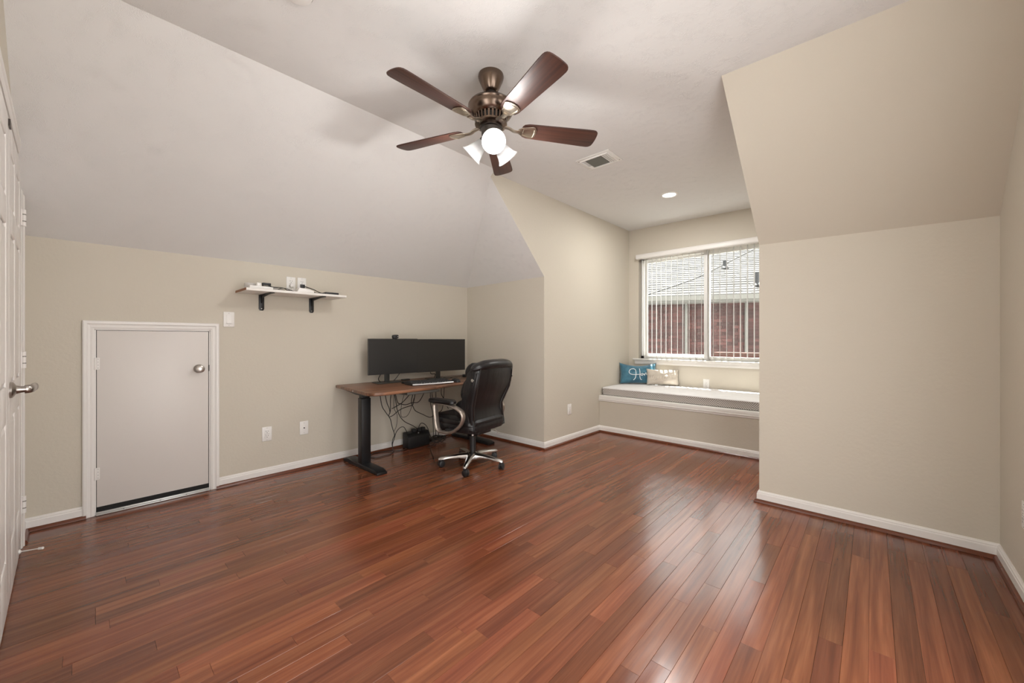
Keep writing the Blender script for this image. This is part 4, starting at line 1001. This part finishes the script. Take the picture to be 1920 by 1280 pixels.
for s in (-1, 1):
    MB().loft([[(back_c(z) + .085 + x, s * (half_w(z) - .028) + y, z) for x, y in rounded_rect(.12 * k, .045 * k, .018 * k, 4)] for z, k in ((.38, .6), (.42, 1), (.55, 1.1), (.70, 1.1), (.84, 1), (.88, .5))]).build('side_bolster', M['leather'], ch)
    MB().cyl((back_c(.79) + .052, s * (half_w(.79) + .014), .79), (back_c(.79) + .052, s * (half_w(.79) + .021), .79), .013, seg=20).build('side_button', M['chrome'], ch)
    y = s * .288
    lp = [(.165, y, .578), (.172, y, .555), (.160, y + s * .004, .47), (.150, y, .385), (.130, y, .352), (.09, y, .342), (-.01, y, .352), (-.085, y - s * .006, .40), (-.125, y - s * .008, .455), (-.132, y - s * .006, .505), (-.105, y, .540), (-.03, y, .565), (.07, y, .580), (.14, y, .586)]
    MB().tube(lp, .02, seg=12, smooth=4, closed=True, sec=(.013, .027)).build('armrest_loop', M['champ'], ch)
    MB().loft([[(.095 + x * k, y + yy * k, z) for x, yy in rounded_rect(.29, .072, .034, 6)] for z, k in ((.582, .85), (.590, 1), (.608, 1), (.618, .9), (.621, .6))]).build('armrest_pad', M['leather'], ch)
    MB().box((-.02, s * .24, .355), (.06, s * .292, .375)).build('arm_mount', M['black'], ch, bev=.004)
    MB().cyl((-.115, s * .302, .455), (-.115, s * .313, .455), .006, seg=10).build('arm_bolt', M['slot'], ch)

# ------------------------------------------------------------------ ceiling fan
FX, FYY = -1.558, 1.527
fan = thing('ceiling_fan', 'bronze ceiling fan with five cherry blades and three lit frosted shades', 'ceiling fan', (FX, FYY, 0))
MB().lathe([(.069, H), (.071, H - .012), (.067, H - .028), (.044, H - .080), (.036, H - .092), (.026, H - .096)], 36).build('canopy', M['bronze'], fan)
MB().lathe([(.012, H - .085), (.028, H - .095), (.030, H - .108), (.022, H - .120), (.012, H - .124)], 24).build('hanger_ball', M['darkm'], fan)
MB().cyl((0, 0, H - .10), (0, 0, 2.445), .0125).build('downrod', M['darkm'], fan)
MB().lathe([(.022, 2.455), (.026, 2.445), (.050, 2.441), (.095, 2.433), (.118, 2.420), (.126, 2.408), (.122, 2.402), (.127, 2.398), (.124, 2.380), (.112, 2.360), (.098, 2.348), (.092, 2.345)], 48).build('motor_housing', M['bronze'], fan)
MB().lathe([(.080, 2.346), (.078, 2.310)], 36).build('vent_core', M['slot'], fan)
vb = MB()
for i in range(28):
    a = 2 * pi * i / 28; m4 = Matrix.Rotation(a, 4, 'Z')
    vb.prism([m4 @ Vector(p) for p in ((.090, -.005, 2.347), (.094, -.005, 2.347), (.087, -.005, 2.311), (.081, -.005, 2.311))], m4 @ Vector((0, .010, 0)))
vb.build('vent_ribs', M['bronze'], fan, smooth=False)['kind'] = 'stuff'
MB().lathe([(.080, 2.314), (.090, 2.312), (.088, 2.304), (.070, 2.298), (.060, 2.297)], 36).build('lower_ring', M['bronze'], fan)
MB().lathe([(.060, 2.298), (.062, 2.292), (.062, 2.286), (.054, 2.283), (.052, 2.243), (.046, 2.236), (.040, 2.234)], 36).build('switch_housing', M['darkm'], fan)
MB().lathe([(.040, 2.236), (.041, 2.215), (.036, 2.207), (.014, 2.200), (.010, 2.190), (.004, 2.186)], 30).build('light_kit_hub', M['darkm'], fan)
# blades
def blade_pts():
    out = []; prof = [(.175, .030), (.185, .044), (.21, .052), (.26, .055), (.35, .058), (.45, .062), (.55, .066), (.585, .066), (.599, .0635), (.609, .057), (.615, .048), (.618, .034), (.6195, .017), (.620, .004)]
    up = [(x, w) for x, w in prof]; dn = [(x, -w) for x, w in reversed(prof)]
    return up + dn
pit = Matrix.Rotation(rad(-13), 4, 'X')
bl0 = None
for i, a in enumerate((-89.0, -17, 55, 127, 199)):
    if bl0 is None:
        b = MB(); b.prism([pit @ Vector((x, y, 0)) for x, y in blade_pts()], pit @ Vector((0, 0, .007)))
        b0 = b.build('blade', M['blade'], fan, bev=.002); bl0 = b0
        ir = MB()
        outl = [(.155, .014), (.176, .030), (.232, .044), (.246, .040), (.256, .020), (.258, 0), (.256, -.020), (.246, -.040), (.232, -.044), (.176, -.030), (.155, -.014)]
        ir.prism([pit @ Vector((x, y, -.001)) for x, y in outl], pit @ Vector((0, 0, -.005)))
        i0 = ir.build('blade_iron', M['iron'], b0, bev=.0015)
        rd = MB(); inner = [(.182, .022), (.232, .033), (.243, .028), (.247, 0), (.243, -.028), (.232, -.033), (.182, -.022)]
        for i2 in range(len(inner)):
            p, q = inner[i2], inner[(i2 + 1) % len(inner)]
            rd.tube([pit @ Vector((p[0], p[1], -.0065)), pit @ Vector((q[0], q[1], -.0065))], .0018, seg=6, smooth=1)
        rd.tube([(.070, 0, .012), (.105, .0, .006), (.130, 0, -.006), (.165, 0, -.006)], .010, seg=10, sec=(.006, .014))
        r0 = rd.build('blade_arm', M['iron'], b0)
        kids = [i0, r0]
    else:
        b0 = bl0.copy(); COL.objects.link(b0)
        for kk in kids: c = kk.copy(); COL.objects.link(c); c.parent = b0
    b0.location = (0, 0, 2.292); b0.rotation_euler = (0, 0, rad(a))
# shades
for i, a in enumerate((-37.5, 82.5, 202.5)):
    d = Vector((cos(rad(a)) * cos(rad(40)), sin(rad(a)) * cos(rad(40)), -sin(rad(40))))
    op = Vector((.122 * cos(rad(a)), .122 * sin(rad(a)), 2.155)); nk = op - d * .112
    m4 = Matrix.Translation(nk) @ d.to_track_quat('Z', 'Y').to_matrix().to_4x4()
    MB().tube([(.030 * cos(rad(a)), .030 * sin(rad(a)), 2.222), nk * .6 + Vector((.030 * cos(rad(a)), .030 * sin(rad(a)), 2.225)) * .4 + Vector((0, 0, .006)), nk, nk + d * .01], .010, seg=10).build('light_arm', M['darkm'], fan)
    MB().lathe([(.012, -.012), (.026, -.008), (.028, .004), (.026, .018), (.024, .019)], 26, m4).build('socket_cup', M['darkm'], fan)
    prof = [(.024, .004), (.028, .020), (.034, .040), (.041, .062), (.046, .080), (.053, .098), (.064, .112)]
    inn = [(r - .003, z) for r, z in reversed(prof)]
    s = MB().lathe(prof + inn, 36, m4, False).build('glass_shade', M['shade'], fan)
    bb = MB().lathe([(.004, .020), (.013, .024), (.015, .036), (.026, .050), (.031, .066), (.029, .080), (.019, .091), (.006, .096)], 24, m4).build('bulb', M['bulb'], s)
    ld = bpy.data.lights.new('bulb_light', 'POINT'); ld.energy = BULB_W; ld.shadow_soft_size = .045; ld.color = (1, .985, .96)
    lo = bpy.data.objects.new('bulb_light', ld); COL.objects.link(lo); lo.parent = fan; lo.location = m4 @ Vector((0, 0, .100))
MB().tube([(.0, .055, 2.25), (.004, .060, 2.22), (.004, .062, 2.16)], .0012, seg=5, smooth=2).build('pull_chain', M['iron'], fan)

# ------------------------------------------------------------------ vent, downlight, detector
vt = thing('ceiling_vent', 'white ceiling air vent with grey filter and open louvres near the fan', 'vent', (-1.645, 2.846, H))
def fr4(mb, w, d, i, z0, z1):
    mb.box((-w / 2, -d / 2, z0), (w / 2, -d / 2 + i, z1)); mb.box((-w / 2, d / 2 - i, z0), (w / 2, d / 2, z1))
    mb.box((-w / 2, -d / 2 + i, z0), (-w / 2 + i, d / 2 - i, z1)); mb.box((w / 2 - i, -d / 2 + i, z0), (w / 2, d / 2 - i, z1))
f = MB(); fr4(f, .30, .24, .030, -.006, 0); f.build('vent_frame', M['vent'], vt, bev=.002)
f = MB(); fr4(f, .246, .186, .010, -.014, -.002); f.build('inner_frame', M['vent'], vt, bev=.001)
MB().box((-.119, -.089, .004), (.119, .089, .008)).build('dark_duct', M['slot'], vt, smooth=False)
MB().box((-.085, -.082, -.010), (.055, .075, -.004)).build('damper_plate', M['filter'], vt, smooth=False)
for xx in (.070, .088, .104):
    MB().box((xx - .006, -.082, -.013), (xx + .003, .082, -.011), None).build('louvre', M['vent'], vt, smooth=False)
MB().box((-.118, .030, -.0125), (-.086, .082, -.0105)).build('louvre', M['vent'], vt, smooth=False)
for p in ((-.135, -.09), (.135, .09)): MB().cyl((p[0], p[1], -.006), (p[0], p[1], -.008), .004, seg=10).build('screw', M['gcable'], vt)
dl = thing('recessed_light', 'round white recessed light in the ceiling before the window', 'ceiling light', (-1.52, 4.02, H + .008))
MB().lathe([(.062, -.004), (.066, -.010), (.082, -.010), (.088, -.004), (.088, .0)], 40, None, False).build('trim_ring', M['vent'], dl)
MB().lathe([(.001, -.0055), (.063, -.0055)], 40, None, False).build('diffuser', M['canlit'], dl)
ad_ = bpy.data.lights.new('recessed_lamp', 'AREA'); ad_.shape = 'DISK'; ad_.size = .12; ad_.energy = CAN_W; ad_.color = (1, .985, .96)
al = bpy.data.objects.new('recessed_lamp', ad_); COL.objects.link(al); al.parent = dl; al.location = (0, 0, -.012)
sd = thing('smoke_detector', 'round white detector on the ceiling, cut off by the top frame edge', 'smoke detector', (-1.772, .604, H))
MB().lathe([(.060, 0), (.060, -.010), (.056, -.022), (.030, -.030), (.002, -.031)], 36).build('detector_body', M['plastic'], sd)
MB().lathe([(.061, -.010), (.061, -.013)], 36, None, False).build('groove', M['gcable'], sd)

# ------------------------------------------------------------------ outside: neighbour house
GZ = -3.0
lw = MB().box((-30, 5.4, GZ - .2), (30, 45, GZ)).build('ground', M['bounce_ground'], smooth=False); tag(lw, kind='structure', label='unseen ground far below between the houses, made pale to bounce light up')
s_, c_ = sin(.742), cos(.742)
hc = Vector((0, 0, 0)) + Vector((-s_ + .3636 * c_, c_ + .3636 * s_, 0)) * 9.0     # eave corner
hd = Vector((.903, .431, 0)).normalized(); h2 = Vector((-hd.y, hd.x, 0))
EZ = 2.07; OV = .42; WC = hc + hd * OV + h2 * OV      # wall corner
def hm(o): return Matrix.Translation(o) @ Matrix(((hd.x, h2.x, 0, 0), (hd.y, h2.y, 0, 0), (0, 0, 1, 0), (0, 0, 0, 1)))
hs_ = thing('neighbour_house', 'red brick house with pale shingled hip roof seen through the window', 'house', tuple(WC), math.atan2(hd.y, hd.x))
# local: +X along front wall, +Y away from us, wall face at y=0
MB().box((-4, .0, GZ), (8, 5, EZ)).build('wall_core', M['mortar'], hs_, smooth=False)
bricks = []
rows = int((EZ - .02 - (-.1)) / .075)
for r in range(rows + 30):
    z = EZ - .03 - (r + 1) * .075
    if z < GZ: break
    x = -3.99 + (r % 2) * .105
    while x < 7.7:
        if not (-1.5 < x + .1 < -.56 and .2 < z < 1.9): bricks.append((x, x + .2, z))
        x += .21
bricks.sort(key=lambda b: (abs(b[0] - .65) / 1.5) ** 2 + ((b[2] - 1.25) / .9) ** 2)
bme = MB().box((0, -.014, 0), (.2, 0, .065)); b0 = None; st = MB(); prs = []; nb = 0
for b in bricks:
    full = b[1] - b[0] > .19
    if full and nb < 300:
        if b0 is None: b0 = o = bme.build('brick', M['brick'], hs_, smooth=False)
        else: o = b0.copy(); COL.objects.link(o)
        o.location = (b[0], random.uniform(-.003, .003), b[2]); nb += 1
    else: st.box((b[0], -.014, b[2]), (b[1], 0, b[2] + .065)); prs += [random.random()] * 6
o = st.build('bricks', M['brick'], hs_, smooth=False); o['kind'] = 'stuff'
a = o.data.attributes.new('pr', 'FLOAT', 'FACE'); a.data.foreach_set('value', prs)
for dx in (.28, 1.52): MB().tube([(dx, -.06, EZ - .05), (dx, -.06, GZ)], .035, seg=8, smooth=1).build('downspout', M['fascia'], hs_)
w = MB().box((-1.44, -.010, .28), (-.62, .0, 1.82)).build('window', M['hwin'], hs_, smooth=False)
wf = MB(); wf.box((-1.5, -.03, .2), (-1.44, 0, 1.9)); wf.box((-.62, -.03, .2), (-.56, 0, 1.9)); wf.box((-1.44, -.03, 1.82), (-.62, 0, 1.9)); wf.box((-1.44, -.03, 1.03), (-.62, 0, 1.08)); wf.box((-1.44, -.03, .2), (-.62, 0, .28))
wf.build('window_trim', M['fascia'], w, smooth=False)
# eaves
MB().box((-4.4, -OV, EZ - .12), (8.4, -OV + .03, EZ + .02)).build('fascia', M['fascia'], hs_, smooth=False)
MB().box((-4.4, -OV, EZ - .13), (8.4, .0, EZ - .115)).build('soffit', M['fascia'], hs_, smooth=False)
MB().prism([(-4.4, -OV - .09, EZ + .02), (-4.4, -OV - .07, EZ - .08), (-4.4, -OV, EZ - .08), (-4.4, -OV, EZ + .02)], (12.8, 0, 0)).build('gutter', M['fascia'], hs_, smooth=False)
PT = .555; RUN = 4.6
def rp(x, y): return EZ + .02 + PT * (y + OV)
MB().add([(-4.4, -OV, EZ + .02), (8.4, -OV, EZ + .02), (8.4, -OV + RUN, rp(0, RUN - OV)), (-4.4, -OV + RUN, rp(0, RUN - OV)), (8.4, -OV + 2 * RUN, EZ + .02), (-4.4, -OV + 2 * RUN, EZ + .02)], [(0, 1, 2, 3), (3, 2, 4, 5)]).build('roof_deck', M['underlay'], hs_, smooth=False)
ang = math.atan(PT); expo = .14; shs = []
nr_ = int(RUN / cos(ang) / expo)
for r in range(nr_):
    y = -OV + r * expo * cos(ang); x = -4.4 - random.random() * .3
    while x < 7.9:
        shs.append((x, x + .30, y)); x += .305
shs.sort(key=lambda q: (abs(q[0] - .9) / 2.1) ** 2 + ((q[2] - 1.0) / 1.9) ** 2)
st = MB(); prs = []; n_s = 0; s0 = None
th_ = .018
def shingle(mb, xa, xb, y):
    z = rp(9, y); L = .17; dy, dz = L * cos(ang), L * sin(ang)
    mb.add([(xa, y, z + .001), (xb, y, z + .001), (xb, y + dy, z + dz), (xa, y + dy, z + dz), (xa, y, z + .001 + th_), (xb, y, z + .001 + th_), (xb, y + dy, z + dz + .002), (xa, y + dy, z + dz + .002)],
           [(0,1,5,4),(1,2,6,5),(2,3,7,6),(3,0,4,7),(4,5,6,7)])
base_s = None
for (xa, xb, y) in shs:
    full = abs(xb - xa - .30) < 1e-4
    if full and n_s < 300:
        if base_s is None:
            mb = MB(); shingle(mb, 0, .30, -OV); base_s = o = mb.build('shingle', M['shingle'], hs_, smooth=False)
        else: o = base_s.copy(); COL.objects.link(o)
        o.location = (xa, y + OV, (y + OV) * PT + random.uniform(0, .004)); n_s += 1
    else: shingle(st, xa, xb, y); prs += [random.random()] * 5
o = st.build('shingles', M['shingle'], hs_, smooth=False); o['kind'] = 'stuff'
a = o.data.attributes.new('pr', 'FLOAT', 'FACE'); a.data.foreach_set('value', prs)
MB().tube([(x, y, rp(0, y) + .025) for x, y in ((-.6, -.35), (.5, .42), (1.3, 1.22), (1.95, 1.90), (3.4, 3.4))], .011, seg=6, smooth=3).build('roof_cable', M['cable'], hs_)
# dark roof vent pipes
for px_, py_, hh in ((1.31, 1.05, .20), (1.74, -.02, .30)):
    z = rp(9, py_)
    v = MB(); v.cyl((px_, py_, z - .1), (px_, py_, z + hh), .04, seg=12); v.lathe([(.10, 0), (.08, .03), (.05, .06)], 14, Matrix.Translation((px_, py_, z)))
    v.build('roof_vent', M['black'], hs_)
# own house: projecting brick ledge under the right sash and outer eave
lg = MB().box((MXM + .02, WY + .24, WZ0 - .10), (WX1 + .3, WY + .42, WZ0 + .095)).build('brick_ledge', M['pink'], bev=.004)
tag(lg, kind='structure', label='pink brick ledge just outside the window')
ow = MB().box((DX - .6, WY + .141, -3), (BXL + .6, WY + .17, WZ0 - .02)).box((DX - .6, WY + .141, -3), (WX0 - .02, WY + .17, 2.9)).box((WX1 + .02, WY + .141, -3), (BXL + .6, WY + .17, 2.9)).box((WX0 - .02, WY + .141, WZ1 + .02), (WX1 + .02, WY + .17, 2.9)).build('wall_exterior', M['mortar'], smooth=False)
tag(ow, kind='structure', label='outer skin of the dormer wall')
print('PLANKS', PLANKS, 'bricks', nb, 'shingles', n_s, 'objects', len(bpy.data.objects))
